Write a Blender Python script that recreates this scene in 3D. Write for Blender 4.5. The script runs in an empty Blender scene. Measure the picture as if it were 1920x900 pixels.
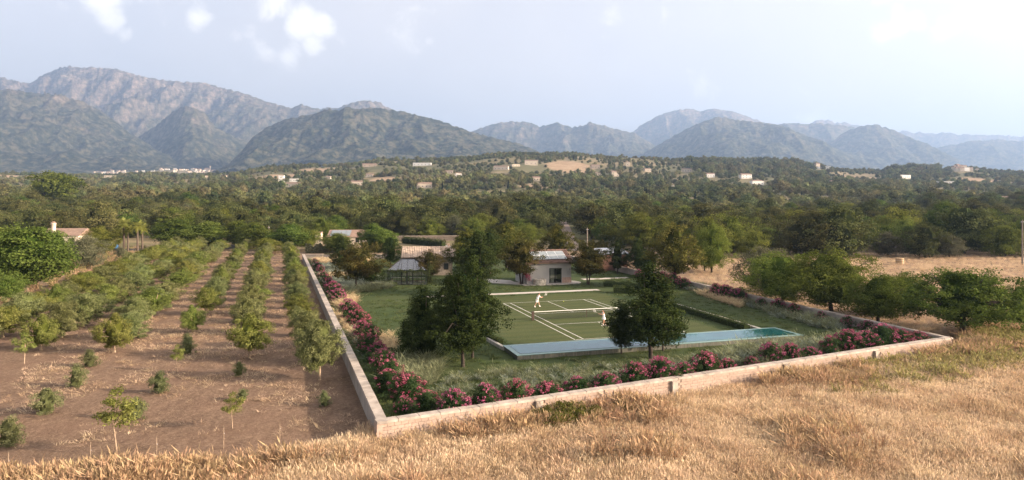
import bpy, math, random
import numpy as np
from mathutils import Vector, Matrix

random.seed(7)
R = math.radians
scene = bpy.context.scene
col = scene.collection

# ------------------------------------------------------------------ camera, sky, sun, exposure
CAM_H = 13.3
cam_d = bpy.data.cameras.new('camera'); cam = bpy.data.objects.new('camera', cam_d)
col.objects.link(cam); scene.camera = cam
cam.location = (0, 0, CAM_H); cam.rotation_euler = (R(90), 0, 0)
cam_d.lens = 24; cam_d.sensor_width = 36
cam_d.shift_y = -76 / 1920            # level camera, horizon above the middle of the frame
cam_d.clip_start = 0.5; cam_d.clip_end = 60000

SUN_EL, SUN_AZ = 18.0, 101.0           # azimuth clockwise from +Y (the view direction)
world = bpy.data.worlds.new('World'); scene.world = world; world.use_nodes = True
SKY_STRENGTH = 0.15
sun_d = bpy.data.lights.new('sun', 'SUN'); sun = bpy.data.objects.new('sun', sun_d); col.objects.link(sun)
sun_d.energy = 3.9; sun_d.angle = R(1.0); sun_d.color = (1.0, 0.80, 0.62)
to_sun = Vector((math.sin(R(SUN_AZ)) * math.cos(R(SUN_EL)), math.cos(R(SUN_AZ)) * math.cos(R(SUN_EL)), math.sin(R(SUN_EL))))
sun.rotation_euler = to_sun.to_track_quat('Z', 'Y').to_euler()
scene.view_settings.view_transform = 'Standard'; scene.view_settings.look = 'None'
scene.view_settings.gamma = 1; scene.view_settings.use_curve_mapping = False
scene.view_settings.exposure = 1.64
scene.render.engine = 'CYCLES'
cy = scene.cycles
cy.max_bounces = 6; cy.diffuse_bounces = 2; cy.glossy_bounces = 2; cy.transmission_bounces = 4
cy.volume_bounces = 0; cy.transparent_max_bounces = 8; cy.use_denoising = True
cy.sample_clamp_indirect = 4
cy.caustics_reflective = False; cy.caustics_refractive = False

def dir_of(px, py):
    v = Vector(((px - 960) / 1280, 1, (374 - py) / 1280)); v.normalize(); return v

def build_world():
    nt = world.node_tree; nt.nodes.clear(); L = nt.links.new
    out = nt.nodes.new('ShaderNodeOutputWorld'); bg = nt.nodes.new('ShaderNodeBackground')
    sky = nt.nodes.new('ShaderNodeTexSky'); sky.sky_type = 'NISHITA'; sky.sun_disc = False
    sky.sun_elevation = R(SUN_EL); sky.sun_rotation = R(SUN_AZ)
    sky.air_density = 0.5; sky.dust_density = 9.5; sky.ozone_density = 0.3; sky.altitude = 100
    tc = nt.nodes.new('ShaderNodeTexCoord')
    nz = nt.nodes.new('ShaderNodeTexNoise'); nz.inputs['Scale'].default_value = 17; nz.inputs['Distortion'].default_value = .35
    nz.inputs['Detail'].default_value = 12; nz.inputs['Roughness'].default_value = 0.6
    L(tc.outputs['Generated'], nz.inputs['Vector'])
    acc = None
    # the small clouds seen in the sky: direction, angular radius, density
    clouds = [(185, 5, 40, .8), (208, 36, 38, .9), (235, 62, 26, .7), (376, 36, 36, .85), (345, 8, 30, .3), (525, 8, 52, 1), (560, 36, 55, 1),
              (602, 44, 38, .95), (588, 86, 32, .9), (548, 98, 30, .8), (440, 66, 20, .5), (492, 92, 34, .5), (268, 8, 40, .35), (320, 50, 22, .35),
              (118, 10, 16, .6), (1688, 48, 30, .8), (1716, 40, 26, .9), (1650, 60, 30, .45), (1780, 36, 44, .5), (1850, 22, 60, .55),
              (1145, 44, 40, .45), (1185, 50, 16, .4), (808, 76, 14, .5), (470, 60, 26, .35), (395, 95, 24, .25), (650, 70, 30, .25)]
    for px, py, rad, dens in clouds:
        d = nt.nodes.new('ShaderNodeVectorMath'); d.operation = 'DISTANCE'
        d.inputs[1].default_value = dir_of(px, py); L(tc.outputs['Generated'], d.inputs[0])
        mr = nt.nodes.new('ShaderNodeMapRange'); mr.interpolation_type = 'SMOOTHERSTEP'
        mr.inputs['From Min'].default_value = rad / 1280 * 1.3; mr.inputs['From Max'].default_value = 0
        mr.inputs['To Min'].default_value = 0; mr.inputs['To Max'].default_value = dens
        L(d.outputs['Value'], mr.inputs['Value'])
        if acc is None: acc = mr.outputs[0]
        else:
            m = nt.nodes.new('ShaderNodeMath'); m.operation = 'MAXIMUM'; L(acc, m.inputs[0]); L(mr.outputs[0], m.inputs[1]); acc = m.outputs[0]
    # thin scattered cloud all over the rest of the sky
    n2 = nt.nodes.new('ShaderNodeTexNoise'); n2.inputs['Scale'].default_value = 5; n2.inputs['Detail'].default_value = 3
    L(tc.outputs['Generated'], n2.inputs['Vector'])
    mr2 = nt.nodes.new('ShaderNodeMapRange'); mr2.inputs['From Min'].default_value = .45; mr2.inputs['From Max'].default_value = .75
    mr2.inputs['To Max'].default_value = .2; L(n2.outputs['Fac'], mr2.inputs['Value'])
    m = nt.nodes.new('ShaderNodeMath'); m.operation = 'MAXIMUM'; L(acc, m.inputs[0]); L(mr2.outputs[0], m.inputs[1]); acc = m.outputs[0]
    # cover = smoothstep(noise + mask)
    a = nt.nodes.new('ShaderNodeMath'); a.operation = 'MULTIPLY_ADD'; a.inputs[1].default_value = 0.34
    L(acc, a.inputs[0]); L(nz.outputs['Fac'], a.inputs[2])
    mr3 = nt.nodes.new('ShaderNodeMapRange'); mr3.interpolation_type = 'SMOOTHSTEP'
    mr3.inputs['From Min'].default_value = .60; mr3.inputs['From Max'].default_value = .88; mr3.inputs['To Max'].default_value = .78
    L(a.outputs[0], mr3.inputs['Value'])
    mx = nt.nodes.new('ShaderNodeMix'); mx.data_type = 'RGBA'
    L(mr3.outputs[0], mx.inputs['Factor'])
    mx.inputs[7].default_value = CLOUD_COL
    # a thin, even veil of high haze over the whole sky
    veil = nt.nodes.new('ShaderNodeMix'); veil.data_type = 'RGBA'
    mv = nt.nodes.new('ShaderNodeMapRange'); mv.inputs['From Min'].default_value = .3; mv.inputs['From Max'].default_value = .7
    mv.inputs['To Min'].default_value = .42; mv.inputs['To Max'].default_value = .52; L(n2.outputs['Fac'], mv.inputs['Value'])
    L(mv.outputs[0], veil.inputs['Factor']); L(sky.outputs[0], veil.inputs[6]); veil.inputs[7].default_value = (3.4, 3.02, 2.66, 1)
    L(veil.outputs[2], mx.inputs[6])
    bg.inputs['Strength'].default_value = SKY_STRENGTH
    L(mx.outputs[2], bg.inputs['Color']); L(bg.outputs[0], out.inputs['Surface'])
CLOUD_COL = (3.6, 3.42, 3.2, 1)
build_world()

# ------------------------------------------------------------------ small helpers
def tag(o, label=None, cat=None, group=None, kind=None):
    if label: o['label'] = label
    if cat: o['category'] = cat
    if group: o['group'] = group
    if kind: o['kind'] = kind
    return o

def mesh_np(name, V, F, smooth=False, attr=None, idx=None):
    """V (n,3); F list of arrays (m,k); attr = per-vertex float 'tint'; idx = per-face material index"""
    me = bpy.data.meshes.new(name)
    V = np.asarray(V, np.float32)
    if not isinstance(F, list): F = [F]
    F = [np.asarray(f, np.int32) for f in F if len(f)]
    loops = np.concatenate([f.ravel() for f in F]) if F else np.zeros(0, np.int32)
    tot = np.concatenate([np.full(len(f), f.shape[1], np.int32) for f in F]) if F else np.zeros(0, np.int32)
    start = np.concatenate([[0], np.cumsum(tot)[:-1]]).astype(np.int32) if len(tot) else tot
    me.vertices.add(len(V)); me.vertices.foreach_set('co', V.ravel())
    me.loops.add(len(loops)); me.loops.foreach_set('vertex_index', loops)
    me.polygons.add(len(tot)); me.polygons.foreach_set('loop_start', start); me.polygons.foreach_set('loop_total', tot)
    if idx is not None: me.polygons.foreach_set('material_index', np.asarray(idx, np.int32))
    me.polygons.foreach_set('use_smooth', np.full(len(tot), smooth))
    me.update(calc_edges=True)
    if attr is not None:
        at = me.attributes.new('tint', 'FLOAT', 'POINT'); at.data.foreach_set('value', np.asarray(attr, np.float32))
    return me

def obj(name, me, m=None, parent=None, loc=None, rz=None):
    o = bpy.data.objects.new(name, me); col.objects.link(o)
    if m is not None and me is not None and len(me.materials) == 0: me.materials.append(m)
    if parent is not None: o.parent = parent
    if loc is not None: o.location = loc
    if rz is not None: o.rotation_euler = (0, 0, rz)
    return o

def empty(name, loc=(0, 0, 0), rz=0):
    o = bpy.data.objects.new(name, None); col.objects.link(o); o.location = loc; o.rotation_euler = (0, 0, rz)
    o.empty_display_size = .2
    return o

def copy_tree(o, parent=None):
    c = o.copy(); col.objects.link(c); c.parent = parent
    for ch in list(o.children): copy_tree(ch, c)
    return c

class MB:
    """collects simple shapes into one mesh"""
    def __init__(s): s.V = []; s.F4 = []; s.F3 = []; s.n = 0
    def add(s, V, F):
        V = np.asarray(V, float)
        for f in F: (s.F4 if len(f) == 4 else s.F3).append([i + s.n for i in f])
        s.V.append(V); s.n += len(V); return s
    def box(s, x0, x1, y0, y1, z0, z1):
        s.add([(x0,y0,z0),(x1,y0,z0),(x1,y1,z0),(x0,y1,z0),(x0,y0,z1),(x1,y0,z1),(x1,y1,z1),(x0,y1,z1)],
              [(0,3,2,1),(4,5,6,7),(0,1,5,4),(1,2,6,5),(2,3,7,6),(3,0,4,7)]); return s
    def hexa(s, b, t):  # bottom 4 pts ccw, top 4 pts
        s.add(list(b) + list(t), [(0,3,2,1),(4,5,6,7),(0,1,5,4),(1,2,6,5),(2,3,7,6),(3,0,4,7)]); return s
    def bar(s, a, b, w, h=None):
        a = Vector(a); b = Vector(b); h = h or w; d = (b - a).normalized()
        up = Vector((0,0,1)) if abs(d.z) < .95 else Vector((1,0,0))
        x = d.cross(up).normalized() * w / 2; y = x.cross(d).normalized() * h / 2
        s.hexa([a-x-y, a+x-y, a+x+y, a-x+y], [b-x-y, b+x-y, b+x+y, b-x+y]); return s
    def tube(s, pts, rad, sides=8, cap=True):
        pts = [Vector(p) for p in pts]; n = len(pts); V = []
        for i, p in enumerate(pts):
            d = (pts[min(i+1, n-1)] - pts[max(i-1, 0)]).normalized()
            up = Vector((0,0,1)) if abs(d.z) < .9 else Vector((1,0,0))
            x = d.cross(up).normalized(); y = x.cross(d).normalized()
            r = rad[i] if hasattr(rad, '__len__') else rad
            for k in range(sides):
                a = 2 * math.pi * k / sides; V.append(p + (x * math.cos(a) + y * math.sin(a)) * r)
        F = []
        for i in range(n - 1):
            for k in range(sides):
                k2 = (k + 1) % sides
                F.append((i*sides+k, i*sides+k2, (i+1)*sides+k2, (i+1)*sides+k))
        if cap:
            V.append(pts[-1]); c = len(V) - 1
            for k in range(sides): F.append(((n-1)*sides+k, (n-1)*sides+(k+1) % sides, c))
        s.add(V, F); return s
    def lathe(s, prof, sides=16, cx=0, cy=0):
        V = []; F = []
        for r, z in prof:
            for k in range(sides):
                a = 2*math.pi*k/sides; V.append((cx + r*math.cos(a), cy + r*math.sin(a), z))
        for i in range(len(prof)-1):
            for k in range(sides):
                k2 = (k+1) % sides; F.append((i*sides+k, i*sides+k2, (i+1)*sides+k2, (i+1)*sides+k))
        s.add(V, F); return s
    def build(s, name, m, parent=None, smooth=False, loc=None, rz=None):
        V = np.concatenate([np.asarray(v, float).reshape(-1, 3) for v in s.V])
        F = []
        if s.F4: F.append(np.array(s.F4))
        if s.F3: F.append(np.array(s.F3))
        return obj(name, mesh_np(name, V, F, smooth), m, parent, loc, rz)

# numpy noise
def _h(ix, iy, seed):
    h = (ix.astype(np.int64) * 374761393 + iy.astype(np.int64) * 668265263 + seed * 1442695041) & 0xffffffff
    h = ((h ^ (h >> 13)) * 1274126177) & 0xffffffff
    h = h ^ (h >> 16)
    return (h & 0xffff) / 65535.0
def vnoise(x, y, seed=0):
    ix = np.floor(x); iy = np.floor(y); fx = x - ix; fy = y - iy
    fx = fx*fx*fx*(fx*(fx*6-15)+10); fy = fy*fy*fy*(fy*(fy*6-15)+10)
    a = _h(ix, iy, seed); b = _h(ix+1, iy, seed); c = _h(ix, iy+1, seed); d = _h(ix+1, iy+1, seed)
    return (a*(1-fx)+b*fx)*(1-fy) + (c*(1-fx)+d*fx)*fy
def fbm(x, y, octv=5, seed=0, gain=.5, ridged=False):
    s = 0; a = 1; t = 0
    for o in range(octv):
        n = vnoise(x, y, seed + o*17)
        if ridged: n = 1 - np.abs(2*n - 1)
        s = s + a*n; t += a; a *= gain
        x, y = x*2*.8 - y*2*.6 + 13.7, x*2*.6 + y*2*.8 + 7.1
    return s / t

# ------------------------------------------------------------------ materials
def new_mat(name):
    m = bpy.data.materials.new(name); m.use_nodes = True
    nt = m.node_tree; bs = nt.nodes['Principled BSDF']
    return m, nt, bs
def nd(nt, typ, **kw):
    n = nt.nodes.new(typ)
    for k, v in kw.items():
        if k in n.inputs: n.inputs[k].default_value = v
        else: setattr(n, k, v)
    return n
def ramp(nt, fac, stops):
    r = nt.nodes.new('ShaderNodeValToRGB'); e = r.color_ramp.elements
    while len(e) < len(stops): e.new(.5)
    for k, (p, c) in enumerate(stops):
        e[k].position = p; e[k].color = (c[0], c[1], c[2], 1)
    nt.links.new(fac, r.inputs[0]); return r.outputs[0]
def pos(nt): return nt.nodes.new('ShaderNodeNewGeometry').outputs['Position']
def noise(nt, vec, scale, detail=4, rough=.55, dist=0):
    n = nd(nt, 'ShaderNodeTexNoise', Scale=scale, Detail=detail, Roughness=rough, Distortion=dist)
    if vec is not None: nt.links.new(vec, n.inputs['Vector'])
    return n.outputs['Fac']
def mixc(nt, fac, a, b, typ='MIX'):
    n = nt.nodes.new('ShaderNodeMix'); n.data_type = 'RGBA'; n.blend_type = typ
    for s, v in ((0, fac), (6, a), (7, b)):
        if hasattr(v, 'links') or isinstance(v, bpy.types.NodeSocket): nt.links.new(v, n.inputs[s])
        elif s == 0: n.inputs[0].default_value = v
        else: n.inputs[s].default_value = (v[0], v[1], v[2], 1)
    return n.outputs[2]
def math_(nt, op, a, b=None, c=None, clamp=False):
    n = nt.nodes.new('ShaderNodeMath'); n.operation = op; n.use_clamp = clamp
    for k, v in enumerate((a, b, c)):
        if v is None: continue
        if isinstance(v, bpy.types.NodeSocket): nt.links.new(v, n.inputs[k])
        else: n.inputs[k].default_value = v
    return n.outputs[0]
def bump(nt, bs, h, strength, dist):
    b = nd(nt, 'ShaderNodeBump', Strength=strength, Distance=dist); nt.links.new(h, b.inputs['Height'])
    nt.links.new(b.outputs[0], bs.inputs['Normal'])
def plain(name, c, rough=.8, var=.18, scale=4, bmp=0, bs_scale=30, metallic=0, spec=.3, obj_rand=0, detail=5):
    m, nt, bs = new_mat(name)
    p = pos(nt); n = noise(nt, p, scale, detail)
    lo = [x * (1 - var) for x in c]; hi = [min(1, x * (1 + var)) for x in c]
    cc = ramp(nt, n, [(.3, lo), (.7, hi)])
    if obj_rand:
        oi = nt.nodes.new('ShaderNodeObjectInfo')
        v = math_(nt, 'MULTIPLY_ADD', oi.outputs['Random'], 2*obj_rand, 1 - obj_rand)
        h = nt.nodes.new('ShaderNodeHueSaturation'); nt.links.new(v, h.inputs['Value']); nt.links.new(cc, h.inputs['Color']); cc = h.outputs[0]
    nt.links.new(cc, bs.inputs['Base Color'])
    bs.inputs['Roughness'].default_value = rough; bs.inputs['Metallic'].default_value = metallic
    bs.inputs['Specular IOR Level'].default_value = spec
    if bmp: bump(nt, bs, noise(nt, p, bs_scale, 5), .6, bmp)
    return m
def leaf(name, dark, light, transl=.3, rand=.25, hue=.02, patch=None, gloss=False):
    """foliage: colour by leaf tint, by clump and by individual"""
    m = bpy.data.materials.new(name); m.use_nodes = True; nt = m.node_tree; nt.nodes.clear(); L = nt.links.new
    out = nt.nodes.new('ShaderNodeOutputMaterial')
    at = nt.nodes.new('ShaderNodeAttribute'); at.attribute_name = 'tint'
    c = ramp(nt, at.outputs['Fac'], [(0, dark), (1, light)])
    if patch:
        n = noise(nt, pos(nt), patch[1], 3); c = mixc(nt, math_(nt, 'MULTIPLY', ramp(nt, n, [(.42, (0,)*3), (.62, (1,)*3)]), patch[2]), c, patch[0])
    oi = nt.nodes.new('ShaderNodeObjectInfo')
    hs = nt.nodes.new('ShaderNodeHueSaturation')
    L(math_(nt, 'MULTIPLY_ADD', oi.outputs['Random'], 2*rand, 1 - rand), hs.inputs['Value'])
    r2 = math_(nt, 'FRACT', math_(nt, 'MULTIPLY', oi.outputs['Random'], 37.7))
    L(math_(nt, 'MULTIPLY_ADD', r2, 2*hue, .5 - hue), hs.inputs['Hue']); L(c, hs.inputs['Color']); c = hs.outputs[0]
    d = nt.nodes.new('ShaderNodeBsdfDiffuse'); L(c, d.inputs[0])
    t = nt.nodes.new('ShaderNodeBsdfTranslucent'); L(c, t.inputs[0])
    mx = nt.nodes.new('ShaderNodeMixShader'); mx.inputs[0].default_value = transl
    L(d.outputs[0], mx.inputs[1]); L(t.outputs[0], mx.inputs[2]); res = mx.outputs[0]
    if gloss:
        g = nd(nt, 'ShaderNodeBsdfGlossy', Roughness=.45); m2 = nt.nodes.new('ShaderNodeMixShader'); m2.inputs[0].default_value = .06
        g.inputs['Color'].default_value = (.8, .8, .8, 1)
        L(res, m2.inputs[1]); L(g.outputs[0], m2.inputs[2]); res = m2.outputs[0]
    L(res, out.inputs['Surface'])
    return m

M = {}
M['bark'] = plain('bark', (.10, .075, .055), .95, .35, 6, .02, 20)
M['bark_pale'] = plain('bark_pale', (.30, .22, .15), .95, .35, 6, .02, 20)
M['bark_dark'] = plain('bark_dark', (.045, .034, .027), .95, .35, 6, .02, 20)
M['olive'] = leaf('olive_leaves', (.075, .09, .019), (.265, .28, .085), .28, .22, .02)
M['olive_silver'] = leaf('silvery_olive_leaves', (.085, .098, .034), (.27, .285, .125), .28, .2, .02)
M['olive_grey'] = leaf('olive_shrub_leaves', (.075, .085, .035), (.24, .25, .125), .25, .2, .02)
M['evergreen'] = leaf('garden_evergreen_leaves', (.013, .023, .008), (.062, .078, .022), .22, .15, .015)
M['garden_yellow'] = leaf('garden_tree_leaves', (.036, .044, .011), (.175, .165, .042), .3, .2, .02)
M['garden_mixed'] = leaf('garden_autumn_leaves', (.022, .027, .009), (.085, .075, .026), .28, .15, .02, patch=((.13, .085, .025), .45, .35))
M['oak'] = leaf('oak_leaves', (.036, .043, .015), (.15, .152, .056), .2, .34, .03)
M['deciduous'] = leaf('deciduous_leaves', (.040, .064, .012), (.165, .205, .048), .32, .22, .02)
M['soft'] = leaf('willowy_leaves', (.058, .076, .014), (.215, .235, .052), .32, .22, .02)
M['grey_green'] = leaf('grey_green_leaves', (.06, .062, .035), (.17, .165, .10), .25, .2, .02)
M['oleander'] = leaf('oleander_leaves', (.022, .042, .015), (.085, .125, .05), .25, .15, .015)
M['blossom'] = leaf('oleander_blossom', (.21, .036, .08), (.44, .15, .21), .3, .12, .012)
M['palm'] = leaf('palm_fronds', (.10, .11, .02), (.38, .38, .10), .3, .1, .01)
M['bougainvillea'] = leaf('bougainvillea_flowers', (.20, .01, .06), (.45, .03, .15), .3, .1, .01)
M['hedge'] = leaf('hedge_leaves', (.025, .035, .014), (.085, .105, .04), .2, .15, .01)
M['far_trees'] = leaf('far_tree_leaves', (.052, .062, .025), (.175, .182, .074), .15, .45, .04, patch=((.19, .18, .075), .011, .6))
M['cypress'] = leaf('cypress_leaves', (.012, .018, .010), (.04, .05, .025), .1, .2, .01)

# ------------------------------------------------------------------ terrain
def lerp_pts(x, pts):
    p = np.array(pts, float); return np.interp(x, p[:, 0], p[:, 1])
HILL = [(-400, 330), (300, 329), (430, 325), (500, 317), (600, 312), (700, 304), (800, 302), (900, 292), (960, 287), (1080, 291), (1150, 298),
        (1250, 305), (1350, 305), (1450, 306), (1550, 315), (1650, 321), (1760, 321), (1920, 325), (2400, 326)]
def ground_z(x, y):
    x = np.asarray(x, float); y = np.asarray(y, float)
    t = np.maximum(0, y - 230.0)
    base = np.minimum(.045 * t * t / (t + 250.0), 165 + .004 * t)
    px = 960 + 1280 * x / np.maximum(y, 30)
    zr = 13.3 + (374 - lerp_pts(px, HILL) + (fbm(px/70, px*0, 3, 33) - .5)*9) / 1280 * 1800
    s = (y - 1800) / np.where(y < 1800, 620.0, 500.0)
    exc = np.maximum(zr - 61.0, 0) * np.exp(-s * s)
    vill = 26 * np.exp(-((y - 4000) / 350.0) ** 2) * np.exp(-((px - 330) / 130.0) ** 2)
    und = (fbm(x / 240, y / 240, 3, 5) - .5) * np.clip((y - 260) / 600, 0, 1) * 14
    small = (fbm(x / 9, y / 9, 3, 9) - .5) * .22 * np.clip((y - 4) / 20, 0, 1)
    return -0.3 + base + exc + vill + und + small
def gz(x, y): return float(ground_z(np.array([x]), np.array([y]))[0])
def at(px, py, z=None):
    """the point of the ground (or of level z) seen at a place in the photograph"""
    t = (px - 960) / 1280; k = (py - 374) / 1280
    if z is not None:
        Y = (CAM_H - z) / k; return Vector((t * Y, Y, z))
    Y = np.exp(np.linspace(math.log(28), math.log(6000), 3000))
    d = ground_z(t * Y, Y) - (CAM_H - k * Y)
    i = int(np.argmax(d > 0)) if (d > 0).any() else len(Y) - 1
    y = float(Y[i]); return Vector((t * y, y, gz(t * y, y)))

# garden corners (outer edge of the wall coping, level +1.0)
WA = Vector((-7.45, 37.7)); WB = Vector((39.3, 60.8)); WD = Vector((12.6, 151.0)); WC = Vector((-47.4, 154.0))
def left_wall_x(y): return WA.x + (WC.x - WA.x) * (y - WA.y) / (WC.y - WA.y)

# bare tan fields and terraces on the plain and the hill: centre and half-sizes in metres
TAN = []
for _px, _py, _rx, _rd in ((1068, 312, 44, 110), (598, 318, 34, 120), (520, 331, 40, 90), (1135, 376, 30, 26), (1020, 376, 16, 24), (1215, 373, 60, 12), (40, 330, 60, 70), (250, 372, 34, 14), (370, 377, 20, 12), (1660, 362, 26, 20), (1840, 339, 46, 50), (1600, 332, 40, 60), (1000, 350, 26, 30), (850, 335, 30, 40), (720, 336, 26, 40), (1440, 378, 40, 12)):
    _p = at(_px, _py); TAN.append((_p.x, _p.y, _rx/1280*_p.y, _rd))
def build_ground():
    ang = np.radians(np.linspace(-80, 80, 620)); r = np.exp(np.linspace(math.log(3.0), math.log(6500), 470))
    A, Rr = np.meshgrid(ang, r); X = Rr * np.sin(A); Y = Rr * np.cos(A)
    Z = ground_z(X, Y)
    n = len(ang); m = len(r); i = np.arange(m*n).reshape(m, n)
    F = np.stack([i[:-1, :-1], i[:-1, 1:], i[1:, 1:], i[1:, :-1]], -1).reshape(-1, 4)
    V = np.stack([X, Y, Z], -1).reshape(-1, 3)
    me = mesh_np('ground', V, F[:, ::-1], True)
    x, y = V[:, 0], V[:, 1]
    wob = (fbm(x/5, y/5, 4, 3) - .5) * 5
    lw = WA.x + (WC.x - WA.x) * (y - WA.y) / (WC.y - WA.y)
    front = 35.0 + np.interp(x, [-60, -24, -14, -9, 0], [-1.5, -1.0, .5, 4, 6])
    orch = np.clip((y + wob*.6 - front) / 2.0, 0, 1) * np.clip((lw + .4 - x) / .5, 0, 1) * np.clip((x - (-.344*y - 38) + wob) / 3, 0, 1) * np.clip((188 - y) / 6, 0, 1)
    soil2 = np.clip(1 - np.hypot((x + 82) / 22, (y - 150) / 22) + wob * .05, 0, .25) * 4
    orch = np.maximum(orch, soil2)
    far = np.clip((y - 165) / 60, 0, 1)
    green_left = np.clip((-.344*y - 38 - x) / 6, 0, 1) * np.clip((y - 60)/20, 0, 1)
    tan = np.zeros(len(x))
    for cx, cy, rx, ry in TAN: tan = np.maximum(tan, np.clip((1.12 - np.hypot((x-cx)/rx, (y-cy)/ry))*5, 0, 1))
    for nm, a in (('orchard', orch), ('far', far), ('green', green_left * .8), ('tan', tan)):
        t = me.attributes.new(nm, 'FLOAT', 'POINT'); t.data.foreach_set('value', a.astype(np.float32))
    mt, nt, bs = new_mat('ground_soil_and_dry_grass'); L = nt.links.new; p = pos(nt)
    def A_(k): a = nt.nodes.new('ShaderNodeAttribute'); a.attribute_name = k; return a.outputs['Fac']
    straw = ramp(nt, noise(nt, p, .35, 6, .65), [(.3, (.15, .102, .065)), (.55, (.25, .175, .113)), (.75, (.32, .235, .16))])
    mp = nt.nodes.new('ShaderNodeMapping'); mp.inputs['Scale'].default_value = (1, .6, 1); mp.inputs['Rotation'].default_value = (0, 0, R(-19)); L(p, mp.inputs[0])
    soil = ramp(nt, noise(nt, mp.outputs[0], 1.1, 8, .72, .4), [(.28, (.08, .051, .035)), (.5, (.19, .124, .084)), (.62, (.265, .178, .122)), (.76, (.46, .34, .23))])
    soil = mixc(nt, .5, soil, ramp(nt, noise(nt, p, 5.5, 9, .8), [(.36, (.07, .046, .032)), (.5, (.20, .132, .09)), (.66, (.48, .355, .24))]))
    soil = mixc(nt, math_(nt, 'MULTIPLY', ramp(nt, noise(nt, p, .16, 4), [(.45, (0,)*3), (.65, (1,)*3)]), .45), soil, (.20, .125, .085))
    vo = nd(nt, 'ShaderNodeTexVoronoi', Scale=.0075); L(p, vo.inputs['Vector'])
    fields = ramp(nt, nt.nodes.new('ShaderNodeSeparateColor').outputs[0], [(0, (.1,)*3), (1, (.1,)*3)])
    sc = nt.nodes[-2] if nt.nodes[-2].bl_idname == 'ShaderNodeSeparateColor' else [q for q in nt.nodes if q.bl_idname == 'ShaderNodeSeparateColor'][0]
    L(vo.outputs['Color'], sc.inputs[0])
    rm = [q for q in nt.nodes if q.bl_idname == 'ShaderNodeValToRGB'][-1]
    e = rm.color_ramp.elements; e[0].color = (.075, .075, .035, 1); e[1].color = (.30, .215, .125, 1)
    e.new(.35).color = (.09, .09, .04, 1); e.new(.6).color = (.13, .12, .055, 1); e.new(.8).color = (.25, .185, .105, 1)
    fields = mixc(nt, .5, fields, ramp(nt, noise(nt, p, .05, 7, .7), [(.3, (.075, .082, .036)), (.7, (.25, .21, .115))]))
    c = mixc(nt, A_('orchard'), straw, soil)
    c = mixc(nt, A_('green'), c, ramp(nt, noise(nt, p, .3, 5), [(.3, (.07, .075, .03)), (.7, (.22, .19, .10))]))
    c = mixc(nt, A_('far'), c, fields)
    c = mixc(nt, A_('tan'), c, ramp(nt, noise(nt, p, .06, 6, .7), [(.3, (.22, .145, .085)), (.7, (.42, .31, .20))]))
    L(c, bs.inputs['Base Color']); bs.inputs['Roughness'].default_value = .95; bs.inputs['Specular IOR Level'].default_value = .1
    bump(nt, bs, noise(nt, mp.outputs[0], 2.6, 9, .8), 1.0, .34)
    o = obj('ground', me, mt); tag(o, 'brown orchard soil and dry straw field running back to the plain', kind='structure'); return o
build_ground()

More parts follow.
